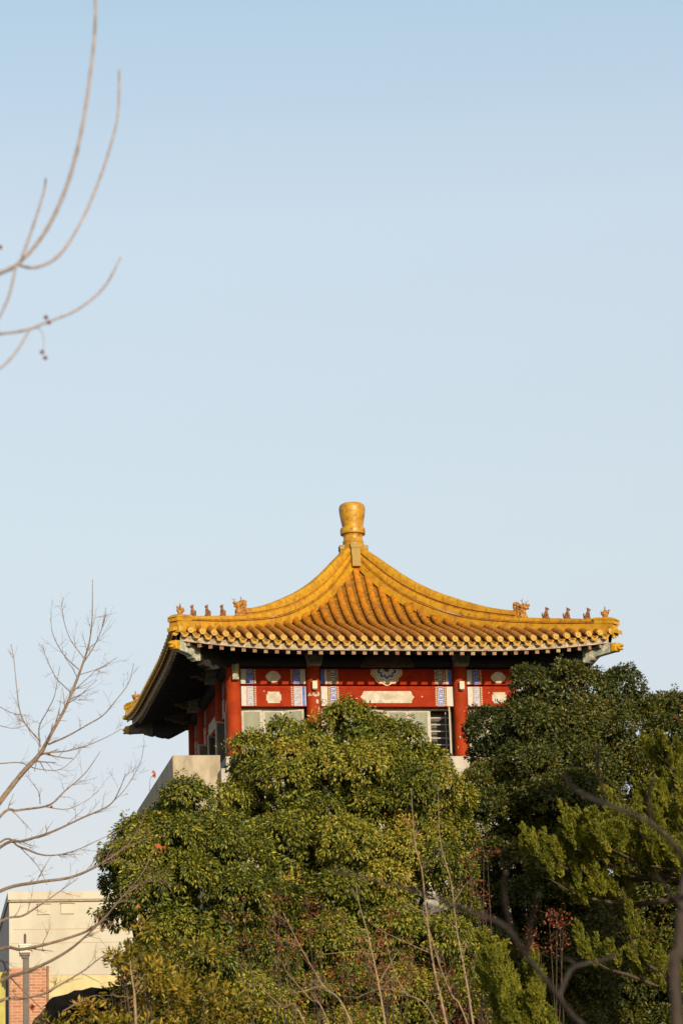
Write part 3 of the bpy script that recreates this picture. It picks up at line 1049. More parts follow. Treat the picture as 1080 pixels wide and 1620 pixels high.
def window_bay(xa, xb, k, n, opens, side_mat=None):
    """a row of white framed sashes; opens: {index: angle in degrees}"""
    yw = -B + .19
    zt, zb_ = ZB - .02, ZC + .02
    w = (xb - xa) / n
    fr = MB()
    fr.box(xa, xb, yw, yw + .06, zz(zt - .035), zz(zt + .01))
    fr.box(xa, xb, yw, yw + .06, zz(zb_), zz(zb_ + .04))
    for i in range(n + 1):
        x = xa + w * i
        fr.box(x - .018 + (.018 if i == 0 else 0) - (.018 if i == n else 0), x + .018 + (.018 if i == 0 else 0) - (.018 if i == n else 0), yw + .002, yw + .058, zz(zb_ + .04), zz(zt - .035))
    win = fr.turned(k).build('window', M['frame'], PAV)
    for i in range(n):
        x0, x1 = xa + w * i + .02, xa + w * (i + 1) - .02
        ang = opens.get(i, 0)
        hinge = x0 if ang >= 0 else x1
        ca, sa = math.cos(math.radians(abs(ang))), math.sin(math.radians(abs(ang)))

        def sw(p):
            dx, dy = p[0] - hinge, p[1] - (yw - .012)
            if ang >= 0:
                return (hinge + dx * ca + dy * sa, yw - .012 - dx * sa + dy * ca, p[2])
            return (hinge + dx * ca - dy * sa, yw - .012 + dx * sa + dy * ca, p[2])
        sm, pm = MB(), MB()
        f_ = .045
        za, zb2 = zz(zb_ + .045), zz(zt - .04)
        sm.box(x0, x0 + f_, yw - .012, yw + .018, za, zb2)
        sm.box(x1 - f_, x1, yw - .012, yw + .018, za, zb2)
        sm.box(x0 + f_, x1 - f_, yw - .010, yw + .016, zb2 - f_, zb2)
        sm.box(x0 + f_, x1 - f_, yw - .010, yw + .016, za, za + f_)
        pm.box(x0 + f_, x1 - f_, yw - .002, yw + .004, za + f_, zb2 - f_)
        sm.v = [sw(p) for p in sm.v]
        pm.v = [sw(p) for p in pm.v]
        sm.turned(k).build('sash', M['frame'], win)
        pm.turned(k).build('pane', side_mat or M['pane'], win)
        if ang:                                     # dark opening with bars behind an open sash
            bm_ = MB()
            z = zb2 - .16
            while z > za:
                bm_.box(x0, x1, yw + .075, yw + .095, z - .012, z + .012)
                z -= .165
            bm_.box((x0 + x1) / 2 + .13, (x0 + x1) / 2 + .15, yw + .07, yw + .10, za, zb2)
            bm_.turned(k).build('window_bar', M['frame'], win)


colx = (-B, -CB, CB, B)
chipset = {(-CB, 0): chips_mid, (CB, 0): [(.05, -1.42, .010, .022), (-.07, -2.05, .02, .035), (.07, -1.87, .025, .012), (.10, -2.0, .010, .02), (-.14, -2.3, .012, .04)]}
for k in range(4):
    for i, x in enumerate(colx[:3] if k else colx[:3]):
        column(x, -B, k, lamp=(k in (0,) and i in (1, 2)), chips=chipset.get((x, k), ()))
for k in (0, 1, 2, 3):
    g_ = .185
    bays = ((-B + g_, -CB - g_, False), (-CB + g_, CB - g_, True), (CB + g_, B - g_, False))
    if k in (0, 1):
        for xa, xb, mid in bays:
            bay(xa, xb, k, mid)
        window_bay(bays[0][0] + .01, bays[0][1] - .01, k, 3, {2: 22, 0: 6} if k == 0 else {1: 60}, None if k == 0 else M['paneside'])
        window_bay(bays[1][0] + .01, bays[1][1] - .01, k, 6, {2: -24, 5: -76} if k == 0 else {1: 70, 3: 50}, None if k == 0 else M['paneside'])
        window_bay(bays[2][0] + .01, bays[2][1] - .01, k, 3, {0: 20} if k == 0 else {2: 48, 0: 66}, None if k == 0 else M['paneside'])
    else:
        for xa, xb, mid in bays:
            for nm, (zt, zb_) in (('upper_beam', UP), ('lower_beam', LO)):
                mb = MB()
                mb.box(xa, xb, YF, YF + .22, zz(zb_), zz(zt))
                mb.turned(k).build(nm, M['redbeam'], PAV)
            mb = MB()
            mb.box(xa, xb, YF + .12, YF + .2, zz(ZC), zz(ZB - .002))
            mb.turned(k).build('back_wall', M['wallred'], PAV)
    for x in (-CB, CB):
        block_bracket(x, k)
    if k in (0, 1):
        for x in (-B, B) if k == 1 else (-B,):
            cloud_arm(x, k) if k == 1 else None
    if k == 1:
        for x in (-CB, CB):
            cloud_arm(x, k)
# small bracket on the front of the left corner column
cb2 = MB()
cb2.prism([(-.075, -.68), (.075, -.68), (.075, -.62), (.082, -.60), (.07, -.55), (.082, -.50), (.07, -.44), (.08, -.40), (.08, -.30), (-.08, -.30), (-.08, -.40), (-.07, -.44), (-.082, -.50), (-.07, -.55), (-.082, -.60), (-.075, -.62)],
          (-B + .025, 0, Z0), (1, 0, 0), (0, 0, 1), (0, 1, 0), -B - .30, -B - .12)
cbo = cb2.build('carved_bracket', mat('carved_bracket_paint', (0.36, 0.34, 0.24), (0.16, 0.17, 0.14), 14, 0.7, 0.3), PAV)

# purlins over the columns
for k in range(4):
    pu = MB()
    pu.tube([(-B - .3, -B - .02, zz(-.17)), (B + .3, -B - .02, zz(-.17))], [.155, .155], 16)
    pu.turned(k).build('purlin', mat('purlin_paint_%d' % k, (0.018, 0.02, 0.024), (0.012, 0.016, 0.03), 5, 0.8) if k == 0 else bpy.data.materials['purlin_paint_0'], PAV, smooth=50)

# painted half-round cartouche hanging over the middle bay
md_ = MB()
cxm, czm = 0.005, -.36


def scal(R_, zc_, amp, n, a0=math.pi, a1=2 * math.pi):
    return [(cxm + (R_ + amp * abs(math.sin(n * a))) * math.cos(a), zc_ + (R_ + amp * abs(math.sin(n * a))) * math.sin(a) * 1.02) for a in np.linspace(a0, a1, 57)]


layers = [(.455, .040, 'm0'), (.415, .040, 'm1'), (.385, .040, 'm2'), (.335, .045, 'm3'), (.295, .05, 'm4'), (.24, .06, 'm5'), (.17, .05, 'm6'), (.07, .03, 'm7')]
cols = {'m0': (0.62, 0.52, 0.34), 'm1': (0.52, 0.20, 0.12), 'm2': (0.60, 0.55, 0.42), 'm3': (0.34, 0.30, 0.22), 'm4': (0.62, 0.60, 0.55), 'm5': (0.05, 0.09, 0.34), 'm6': (0.56, 0.52, 0.50), 'm7': (0.08, 0.04, 0.03)}
mm = [mat('medallion_' + k_, c_, tuple(0.75 * q for q in c_), 18, 0.7) for k_, c_ in cols.items()]
for i, (R_, amp, kk) in enumerate(layers):
    md_.prism([(p[0], max(p[1], czm - .6)) for p in scal(R_ * .80, czm, amp, 5)], (0, 0, Z0), (1, 0, 0), (0, 0, 1), (0, -1, 0), -YF - .002, -YF + .006 + .004 * i, i)
mdo = md_.build('half_round_medallion', mm, PAV)
md2 = MB()
for i, (R_, kk) in enumerate(((.66, 1), (.62, 0), (.55, 1))):
    md2.prism([(cxm + R_ * math.cos(a), -.36 + .62 * R_ * math.sin(a)) for a in np.linspace(0, math.pi, 30)], (0, 0, Z0), (1, 0, 0), (0, 0, 1), (0, -1, 0), B + .14, B + .19 + .006 * i, kk)
md2.build('purlin_medallion', [mat('shaded_medallion', (0.06, 0.055, 0.06), (0.09, 0.07, 0.06), 8, 0.8), mat('shaded_medallion_rim', (0.13, 0.08, 0.06), (0.08, 0.05, 0.05), 10, 0.8)], PAV)  # upper part of the emblem, eave shade painted in as dark colours

# building below: floor slab, white body, balcony on the left
sl = MB()
sl.box(-3.98, 4.3, -3.98, 4.3, zz(-2.84), zz(ZC))
sl.build('floor_slab', M['white'], PAV)
bd = MB()
bd.box(-4.12, 4.5, -4.15, 4.5, 0.0, zz(-2.845))
bd.build('base_wall', M['white'], PAV)
bal = MB()
bal.box(-5.23, -4.10, -3.85, -3.70, zz(-4.2), zz(-2.48))
bal.box(-5.23, -5.08, -3.70, 4.4, zz(-4.2), zz(-2.483))
bal.box(-5.08, -4.12, -3.70, 4.4, zz(-4.2), zz(-3.5))
bal.build('balcony_parapet', M['concrete'], PAV)

# ------------------------------------------------------------------ the beige building on the left
YB = -6.0
SC = ppm(YB)
p_tl = pt(15, 1411, YB)
BX, BZ = p_tl[0], p_tl[2]
BLD = empty('beige_building', (BX, YB, 0), 'low beige rendered building with a brick corner panel and flat roof at the left edge', 'building')
rotb = math.radians(-1.2)


def bl(mb):
    c, s = math.cos(rotb), math.sin(rotb)
    mb.v = [(BX + v[0] * c - v[1] * s, YB + v[0] * s + v[1] * c, v[2]) for v in mb.v]
    return mb


zpar = pt(15, 1426, YB)[2]
zbr = pt(40, 1531, YB)[2]
m1 = MB()
m1.box(0.006, 3.2, 0.004, 8, 0, zpar)
bl(m1).build('wall', M['beige'], BLD)
m1 = MB()
m1.box(-.03, 3.23, -.03, 8.03, zpar + .03, BZ)
m1.box(0.02, 3.19, -.005, 7.9, zpar + .0, zpar + .03)
bl(m1).build('parapet', M['beige'], BLD)
m1 = MB()
m1.box(-.002, .006, 0.0, 8, 0, zpar - .004)
bl(m1).build('side_wall', M['beigeside'], BLD)
m1 = MB()
m1.box(-.045, 3.25, -.045, .2, zpar - .022, zpar + .012)
bl(m1).build('cornice', mat('dark_cornice', (0.22, 0.17, 0.12), (0.32, 0.26, 0.19), 5, 0.8), BLD)
m1 = MB()
m1.box(0.0, .82, -.012, .004, 0, zbr)
bl(m1).build('brick_panel', M['brick'], BLD)
m1 = MB()
m1.box(.825, .87, -.05, .004, 0, zbr + .03)
bl(m1).build('downpipe', mat('rusty_pipe', (0.28, 0.14, 0.07), (0.18, 0.09, 0.05), 6, 0.7), BLD)
for (x0, x1, y0, y1) in ((60, 79, 1431, 1447), (97, 117, 1430, 1446)):
    a, b = pt(x0, y1, YB), pt(x1, y0, YB)
    m1 = MB()
    w_, h_ = b[0] - a[0], b[2] - a[2]
    m1.box(a[0] - BX, b[0] - BX, -.03, .004, a[2], b[2])
    vo = bl(m1).build('blocked_window', mat('pale_patch', (0.52, 0.485, 0.39), (0.47, 0.43, 0.34), 4, 0.9) if x0 == 60 else bpy.data.materials['pale_patch'], BLD)
    m1 = MB()
    m1.box(a[0] - BX - .02, b[0] - BX + .02, -.05, .002, b[2] + .004, b[2] + .018)
    bl(m1).build('lintel', bpy.data.materials['dark_cornice'], BLD)
for z, a, b in ((pt(60, 1492, YB)[2], .03, 3.1), (pt(60, 1470, YB)[2], .1, 3.1), (pt(60, 1543, YB)[2], .9, 3.1)):
    m1 = MB()
    m1.box(a, b, -.004, .003, z - .008, z + .008)
    bl(m1).build('wall_joint', mat('joint', (0.42, 0.35, 0.24)) if 'joint' not in bpy.data.materials else bpy.data.materials['joint'], BLD)
m1 = MB()
m1.box(.9, 3.2, -.006, .003, 0, pt(60, 1545, YB)[2])
bl(m1).build('lower_wall', mat('yellowed_render', (0.56, 0.50, 0.26), (0.50, 0.42, 0.22), 2, 0.9), BLD)

# black tarpaulin sagging over a lean-to at the wall foot
YT = -8.2
tp = MB()
ed = [(72, 1590), (80, 1582), (88, 1573), (98, 1572), (108, 1571), (118, 1567), (130, 1565), (145, 1562), (160, 1560), (185, 1557), (215, 1556)]
vs, fs = [], []
for (x, y) in ed:
    p = pt(x, y, YT)
    vs += [(p[0], YT + 1.7, p[2] + .05 + .02 * math.sin(x)), (p[0], YT + .9, p[2] + .02), (p[0], YT, p[2] - .02 + .03 * math.sin(x * .7)), (p[0] + .02, YT - .06, p[2] - .35), (p[0], YT - .03 + .05 * math.sin(x * .5), p[2] - 1.2), (p[0], YT + .02, 0.02)]
for i in range(len(ed) - 1):
    for j in range(5):
        fs.append((6 * i + j, 6 * i + j + 1, 6 * i + 7 + j, 6 * i + 6 + j))
tp.add(vs, fs)
to = tp.build('tarpaulin', M['tarp'], None, smooth=60)
tag(to, 'black tarpaulin sagging over a lean-to at the foot of the beige wall', 'tarpaulin')

# dark square flue post with a pale box on top
YP = -8.6
a = pt(41.5, 1511, YP)
PST = empty('flue_post', (a[0], YP, 0), 'dark square flue post with a pale box on top before the brick panel', 'post')
m1 = MB()
w_ = 9.5 / ppm(YP) / 2
m1.box(a[0] - w_, a[0] + w_, YP - w_, YP + w_, 0, a[2] - .02)
m1.build('post_shaft', M['metal'], PST)
t0, t1 = pt(31, 1508, YP), pt(48, 1494, YP)
m1 = MB()
m1.box(t0[0], t1[0], YP - .13, YP + .13, t0[2], t1[2] - .035)
m1.box(t0[0] - .012, t1[0] + .012, YP - .145, YP + .145, t1[2] - .034, t1[2])
m1.build('box_head', mat('pale_box', (0.58, 0.53, 0.44), (0.66, 0.62, 0.54), 5, 0.6), PST)
m1 = MB()
m1.box(t0[0] + .01, t1[0] - .01, YP - .11, YP + .11, t0[2] - .06, t0[2] - .004)
m1.box(t0[0] + .05, t1[0] - .05, YP - .09, YP + .09, t0[2] - .11, t0[2] - .064)
m1.build('bracket_plate', M['metal'], PST)
m1 = MB()
q0, q1 = pt(40, 1494, YP), pt(40, 1477, YP)
m1.tube([q0, q1 - np.array([0, 0, .03]), q1], [.028, .028, .010], 8)
m1.build('pipe', M['metal'], PST)
# yellow board beside the building
m1 = MB()
a, b = pt(-22, 1620, -7.0), pt(9.5, 1538, -7.0)
m1.box(a[0], b[0], -7.05, -7.0, 0, b[2])
m1.box(b[0] + .004, b[0] + .05, -7.07, -6.98, 0, b[2] + .05, 1)
tag(m1.build('yellow_board', [M['yellow'], M['metal']], None), 'upright yellow board with a dark edge at the far left beside the brick panel', 'board')


# ------------------------------------------------------------------ vegetation
def unit(v):
    return v / (np.linalg.norm(v, axis=-1, keepdims=True) + 1e-9)


def leaf_mesh(name, P, D, Nn, ln, wd, tone, m, parent, fold=0.25):
    """P base points, D directions, Nn approximate normals, one folded four-point leaf each"""
    n = len(P)
    D = unit(D)
    side = unit(np.cross(D, Nn))
    nrm = np.cross(side, D)
    ln, wd = ln[:, None], wd[:, None]
    mid = P + D * ln * 0.45
    V = np.empty((n, 4, 3))
    V[:, 0] = P
    V[:, 1] = mid + side * wd * .5 + nrm * wd * fold
    V[:, 2] = P + D * ln - nrm * ln * 0.08
    V[:, 3] = mid - side * wd * .5 + nrm * wd * fold
    V = V.reshape(-1, 3) - parent_origin(parent)
    base = (np.arange(n) * 4)[:, None]
    T = np.concatenate([base + np.array([[0, 1, 2]]), base + np.array([[0, 2, 3]])], 1).reshape(-1)
    me = bpy.data.meshes.new(name)
    me.vertices.add(n * 4)
    me.vertices.foreach_set('co', V.astype(np.float32).ravel())
    me.loops.add(n * 6)
    me.loops.foreach_set('vertex_index', T.astype(np.int32))
    me.polygons.add(n * 2)
    me.polygons.foreach_set('loop_start', (np.arange(n * 2) * 3).astype(np.int32))
    me.update(calc_edges=True)
    at = me.attributes.new('tone', 'FLOAT', 'POINT')
    at.data.foreach_set('value', np.repeat(tone, 4).astype(np.float32))
    return finish(name, me, m, parent)


def rand_dirs(n):
    return unit(RNG.normal(size=(n, 3)))


def crown_leaves(lobes, clump=0.52, spacing=.745, tufts=225, per=15, droop=0.75, inner=2600, tone_mu=0.47, tone_sd=0.24, autumn=0.003, back=0.4):
    """leaf base points for a crown of overlapping ellipsoid lobes [(centre, radius)]; leaves hang in tufts, tufts in clumps"""
    C = np.array([l[0] for l in lobes])
    R_ = np.array([l[1] for l in lobes])
    view = unit(CAM - C.mean(0))
    Ps, Ds, Ns, Ts, Ls = [], [], [], [], []
    acc = np.zeros((0, 3))
    accr = np.zeros(0)
    todo = []
    for layer, (k0, k1, gap) in enumerate(((.98, .98, spacing), (.62, .70, spacing * 1.05))):
        for li in RNG.permutation(len(C)):           # billows keep a distance from each other, so that gaps stay between them
            c, r = C[li], R_[li]
            m_ = int(26 * r * r / (clump * clump)) + 14
            d = rand_dirs(m_)
            d = d[((d @ view) > -0.3) | (RNG.random(m_) < back)]
            rc = np.minimum(clump * RNG.uniform(.62, 1.12, len(d)), .85 * r)
            q = c + d * (np.maximum(.15 * r, r * RNG.uniform(.98, 1.13, len(d)) - .62 * rc) if layer == 0 else r * RNG.uniform(k0, k1, len(d)) - .3 * rc)[:, None]
            dist = np.linalg.norm(q[:, None] - C[None], axis=2) / R_[None]
            dist[:, li] = 9
            ok = (dist < (.62 if layer == 0 else .35)).sum(1) == 0
            for cc, dv, rr in zip(q[ok], d[ok], rc[ok]):
                if len(acc) and (np.linalg.norm(acc - cc, axis=1) < gap * (accr + rr)).any():
                    continue
                acc = np.vstack([acc, cc])
                accr = np.append(accr, rr)
                todo.append((cc, dv, rr))
    for cc, cdv, rc in todo:
        tm = np.clip(RNG.normal(tone_mu, .10), .05, .9)
        if RNG.random() < autumn:
            tm = 1.0
        nt_ = max(10, int(tufts * (rc / .5) ** 2))
        td = rand_dirs(nt_)
        td = unit(td + 0.45 * cdv + np.array([0, 0, .42]))
        sc_ = np.where(RNG.random((nt_, 1)) < .07, RNG.uniform(1.0, 1.3, (nt_, 1)), RNG.uniform(.80, 1.02, (nt_, 1)))
        wave = 1 + .16 * np.sin(td @ np.array([7.1, 5.3, 3.9]) + cc[0] * 9)[:, None] * np.sin(td @ np.array([-4.2, 6.6, 5.1]) + cc[2] * 7)[:, None]
        tp_ = cc + td * rc * sc_ * wave * np.array([1.05, 1.05, .82])
        n = nt_ * per
        tr = np.repeat(tp_, per, 0)
        td = np.repeat(td, per, 0)
        ld = rand_dirs(n)
        D = unit(ld * .75 + td * .45 + np.array([0, 0, -droop]))
        Ps.append(tr + ld * .05)
        Ds.append(D)
        Ns.append(unit(rand_dirs(n) * .7 + td * .6 + cdv * .35))
        Ts.append(np.clip(RNG.normal(tm, tone_sd, n), 0, 1 if tm == 1.0 else .97))
        Ls.append(np.ones(n))
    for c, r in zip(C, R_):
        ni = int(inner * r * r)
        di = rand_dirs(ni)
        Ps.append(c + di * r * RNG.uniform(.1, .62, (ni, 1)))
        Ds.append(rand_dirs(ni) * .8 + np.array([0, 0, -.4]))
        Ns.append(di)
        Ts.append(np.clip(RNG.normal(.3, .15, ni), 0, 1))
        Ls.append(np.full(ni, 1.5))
    cat = lambda a: np.concatenate(a)
    return cat(Ps), cat(Ds), cat(Ns), cat(Ts), cat(Ls)


def px_lobes(lst, Y):
    out = []
    for i, l in enumerate(lst):
        x, y, r = l[:3]
        dy = l[3] if len(l) > 3 else RNG.uniform(-.5, .5)
        out.append((pt(x, y, Y + dy), r / ppm(Y)))
    return out


def evergreen(name, lst, Y, trunk_px, label, m, group, leaf=(.074, .029), shoots=(), **kw):
    lobes = px_lobes(lst, Y)
    base = pt(trunk_px, 1600, Y)
    base[2] = 0
    root = empty(name, tuple(base), label, 'tree', group)
    tr = MB()
    zc_ = np.mean([l[0][2] for l in lobes])
    top = np.array([base[0], Y, zc_ * .78])
    tr.tube(catmull([base, base + np.array([.12, .05, top[2] * .35]), base + np.array([-.08, .1, top[2] * .7]), top], 5), np.linspace(.24, .13, 16), 9)
    for c, r in lobes:
        j = base + (top - base) * RNG.uniform(.45, .95)
        mid = (j + c) / 2 + np.array([0, 0, .3 * RNG.random()])
        tr.tube(catmull([j, mid, c], 4), np.linspace(.085, .022, 9), 6)
    tr.build('trunk', M['bark'], root, smooth=60)
    P, D, Nn, T, sz = crown_leaves(lobes, **kw)
    ln = RNG.uniform(.75, 1.2, len(P)) * leaf[0] * sz
    wd = RNG.uniform(.8, 1.2, len(P)) * leaf[1] * sz
    print('leaves', len(P))
    for (x, y, r_, dy) in shoots:                    # a few orange new shoots
        c = pt(x, y, Y + dy)
        k = 150
        P = np.concatenate([P, c + RNG.normal(size=(k, 3)) * r_ / ppm(Y) * .6])
        D = np.concatenate([D, rand_dirs(k) + np.array([0, 0, .3])])
        Nn = np.concatenate([Nn, rand_dirs(k) + np.array([0, -.6, .2])])
        T = np.concatenate([T, RNG.uniform(.93, 1.0, k)])
        ln = np.concatenate([ln, RNG.uniform(.7, 1.1, k) * leaf[0]])
        wd = np.concatenate([wd, RNG.uniform(.7, 1.1, k) * leaf[1]])
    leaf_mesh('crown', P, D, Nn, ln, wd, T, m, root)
    return root


GT = 'evergreen trees in front of the pavilion'
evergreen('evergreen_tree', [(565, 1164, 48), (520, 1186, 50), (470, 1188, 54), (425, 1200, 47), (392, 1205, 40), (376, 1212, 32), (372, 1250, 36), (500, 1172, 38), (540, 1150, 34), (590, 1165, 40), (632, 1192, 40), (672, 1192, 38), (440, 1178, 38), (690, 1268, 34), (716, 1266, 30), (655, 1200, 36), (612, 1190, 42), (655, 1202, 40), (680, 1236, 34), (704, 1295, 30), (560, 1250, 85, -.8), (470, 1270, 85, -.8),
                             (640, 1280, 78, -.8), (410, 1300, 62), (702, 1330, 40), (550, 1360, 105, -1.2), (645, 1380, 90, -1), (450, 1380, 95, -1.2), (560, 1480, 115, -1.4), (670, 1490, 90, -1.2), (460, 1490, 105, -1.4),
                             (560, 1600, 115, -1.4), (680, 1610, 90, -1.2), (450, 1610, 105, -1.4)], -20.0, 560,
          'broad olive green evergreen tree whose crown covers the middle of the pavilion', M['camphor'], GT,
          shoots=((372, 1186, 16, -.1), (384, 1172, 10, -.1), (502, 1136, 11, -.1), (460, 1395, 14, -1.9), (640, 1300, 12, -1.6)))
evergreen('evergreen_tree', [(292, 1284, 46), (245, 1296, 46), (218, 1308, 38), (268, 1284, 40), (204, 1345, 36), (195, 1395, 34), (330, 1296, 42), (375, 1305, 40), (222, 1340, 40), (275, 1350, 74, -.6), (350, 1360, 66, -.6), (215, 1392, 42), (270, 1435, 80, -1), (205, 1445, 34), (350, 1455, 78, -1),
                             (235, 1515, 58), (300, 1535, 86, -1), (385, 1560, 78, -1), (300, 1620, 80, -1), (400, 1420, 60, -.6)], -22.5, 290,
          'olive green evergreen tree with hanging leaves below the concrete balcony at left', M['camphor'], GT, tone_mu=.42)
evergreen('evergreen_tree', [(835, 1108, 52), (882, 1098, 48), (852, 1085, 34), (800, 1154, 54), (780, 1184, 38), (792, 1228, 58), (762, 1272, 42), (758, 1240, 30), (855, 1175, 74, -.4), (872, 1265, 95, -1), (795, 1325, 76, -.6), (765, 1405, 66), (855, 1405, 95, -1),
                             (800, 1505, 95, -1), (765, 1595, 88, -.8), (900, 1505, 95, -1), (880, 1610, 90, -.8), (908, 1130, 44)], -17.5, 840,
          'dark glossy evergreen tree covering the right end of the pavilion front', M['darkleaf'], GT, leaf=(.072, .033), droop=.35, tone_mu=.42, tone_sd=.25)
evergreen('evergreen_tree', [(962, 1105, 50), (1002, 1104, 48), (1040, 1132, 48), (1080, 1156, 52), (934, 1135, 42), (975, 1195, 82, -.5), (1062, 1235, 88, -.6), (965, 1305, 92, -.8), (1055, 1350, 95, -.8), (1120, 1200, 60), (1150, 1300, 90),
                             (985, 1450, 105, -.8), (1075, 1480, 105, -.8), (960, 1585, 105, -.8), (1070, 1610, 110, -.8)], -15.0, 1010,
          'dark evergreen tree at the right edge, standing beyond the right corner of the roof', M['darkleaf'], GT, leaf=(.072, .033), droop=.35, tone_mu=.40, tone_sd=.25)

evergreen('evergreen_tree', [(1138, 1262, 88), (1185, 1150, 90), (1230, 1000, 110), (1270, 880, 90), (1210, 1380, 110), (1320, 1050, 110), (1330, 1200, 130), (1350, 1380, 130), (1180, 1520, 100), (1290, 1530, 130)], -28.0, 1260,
          'added dark evergreen tree mostly beyond the right edge, shading the lower right', M['darkleaf'], GT, leaf=(.072, .033), droop=.35, tone_mu=.40, tone_sd=.25)  # tree added mostly out of view so that its crown shades the lower right

# yellow-green shrubs, bottom left
GS = 'yellow green shrubs at the bottom left'


def shrub(lst, Y, bx, label, n_clump=.20):
    lobes = px_lobes(lst, Y)
    base = pt(bx, 1620, Y)
    base[2] = 0
    root = empty('shrub', tuple(base), label, 'shrub', GS)
    st = MB()
    for c, r in lobes:
        for _ in range(2):
            e = c + RNG.normal(size=3) * r * .4
            st.tube(catmull([base + RNG.normal(size=3) * np.array([.08, .08, 0]), (base + e) / 2 + RNG.normal(size=3) * .1, e], 5), np.linspace(.03, .008, 11), 5)
    st.build('stem', M['bark'], root, smooth=60)
    P, D, Nn, T, sz = crown_leaves(lobes, clump=n_clump + .08, tufts=150, per=7, droop=-.05, inner=900, tone_mu=.52, tone_sd=.22, autumn=.05)
    leaf_mesh('foliage', P, D, Nn, RNG.uniform(.7, 1.2, len(P)) * .085, RNG.uniform(.7, 1.2, len(P)) * .030, T, M['osmanthus'], root)


shrub([(225, 1535, 45), (290, 1530, 42), (262, 1575, 60), (325, 1580, 48), (195, 1580, 36), (345, 1620, 55), (270, 1640, 70), (205, 1640, 60), (212, 1492, 26), (185, 1520, 24)], -38.0, 265, 'yellow green shrub with pointed leaves below the left evergreen tree')
shrub([(120, 1615, 22), (150, 1608, 20), (95, 1620, 20), (170, 1625, 28), (130, 1645, 40), (80, 1650, 36)], -39.0, 125, 'low yellow green shrub under the black tarpaulin at bottom left')

# conifers
GC = 'conifers at the right'


def conifer(boughs, Y, base_px, top_px, label, dens=1.0, plen=62.0, cover=()):
    sc = ppm(Y)
    base = pt(base_px, 1600, Y)
    base[2] = 0
    top = pt(*top_px, Y)
    root = empty('conifer', tuple(base), label, 'tree', GC)
    tr = MB()
    tr.tube(catmull([base, (base + top) / 2 + np.array([.05, .05, 0]), top], 6), np.linspace(.15, .05, 13), 8)
    Ps, Ds, Ns, Ts = [], [], [], []
    for bo in boughs:
        pl, dy0 = bo[:2]
        path = catmull([pt(x, y, Y + dy0 + .25 * i) for i, (x, y) in enumerate(pl)], 6)
        path = [np.array(p) for p in path]
        j = base + (top - base) * min(.98, max(.2, path[-1][2] / top[2]))
        tr.tube(catmull([j] + path[::-1], 2), np.linspace(.035, .008, 2 * len(path) + 1), 5)
        seg = np.linalg.norm(np.diff(np.array(path), axis=0), axis=1)
        tot = seg.sum()
        npl = int(tot * sc / 8.0 * dens * (bo[2] if len(bo) > 2 else 1))
        cum = np.concatenate([[0], np.cumsum(seg)]) / tot
        for u in RNG.random(npl):
            i = min(np.searchsorted(cum, u, side='right') - 1, len(path) - 2)
            q = path[i] + (path[i + 1] - path[i]) * ((u - cum[i]) / (cum[i + 1] - cum[i] + 1e-9))
            q = q + RNG.normal(size=3) * np.array([.04, .22, .05])
            tang = unit(path[0] - path[-1])
            ax = unit(np.array([0, 0, 1.0]) + tang * RNG.uniform(.35, .8) + RNG.normal(size=3) * .14)
            L = plen / sc * RNG.uniform(.55, 1.15)
            e1 = unit(np.cross(ax, np.array([.3, .9, .1])))
            e2 = np.cross(ax, e1)
            tm = np.clip(.5 + RNG.normal() * .12, 0, 1)
            ns = 16                                  # a plume is a spike of short side sprays
            tt = np.sort(RNG.random(ns)) * .92
            ph = RNG.random(ns) * 2 * math.pi
            for t0_, p0 in zip(np.append(tt, .78), np.append(ph, 0)):
                rd = e1 * math.cos(p0) + e2 * math.sin(p0)
                sax = unit(ax + rd * (.48 if t0_ < .9 else .1))
                sl = L * (.36 * (1 - t0_) + .12)
                n = 40
                t = RNG.random(n)
                rr = unit(RNG.normal(size=(n, 3)))
                P = q + ax * t0_ * L + sax * (t * sl)[:, None] + rr * (sl * .15 * (1.05 - t))[:, None]
                Ps.append(P)
                Ds.append(unit(sax[None] * 1.3 + rr * .6))
                Ns.append(unit(rd + RNG.normal(size=(n, 3)) * .6))
                Ts.append(np.clip(RNG.normal(tm, .18, n), 0, 1))
    tr.build('trunk', M['bark'], root, smooth=60)
    P, D, Nn, T = map(np.concatenate, (Ps, Ds, Ns, Ts))
    leaf_mesh('crown', P, D, Nn, RNG.uniform(.7, 1.3, len(P)) * .042, RNG.uniform(.7, 1.2, len(P)) * .015, T, M['cypress'], root, fold=.15)


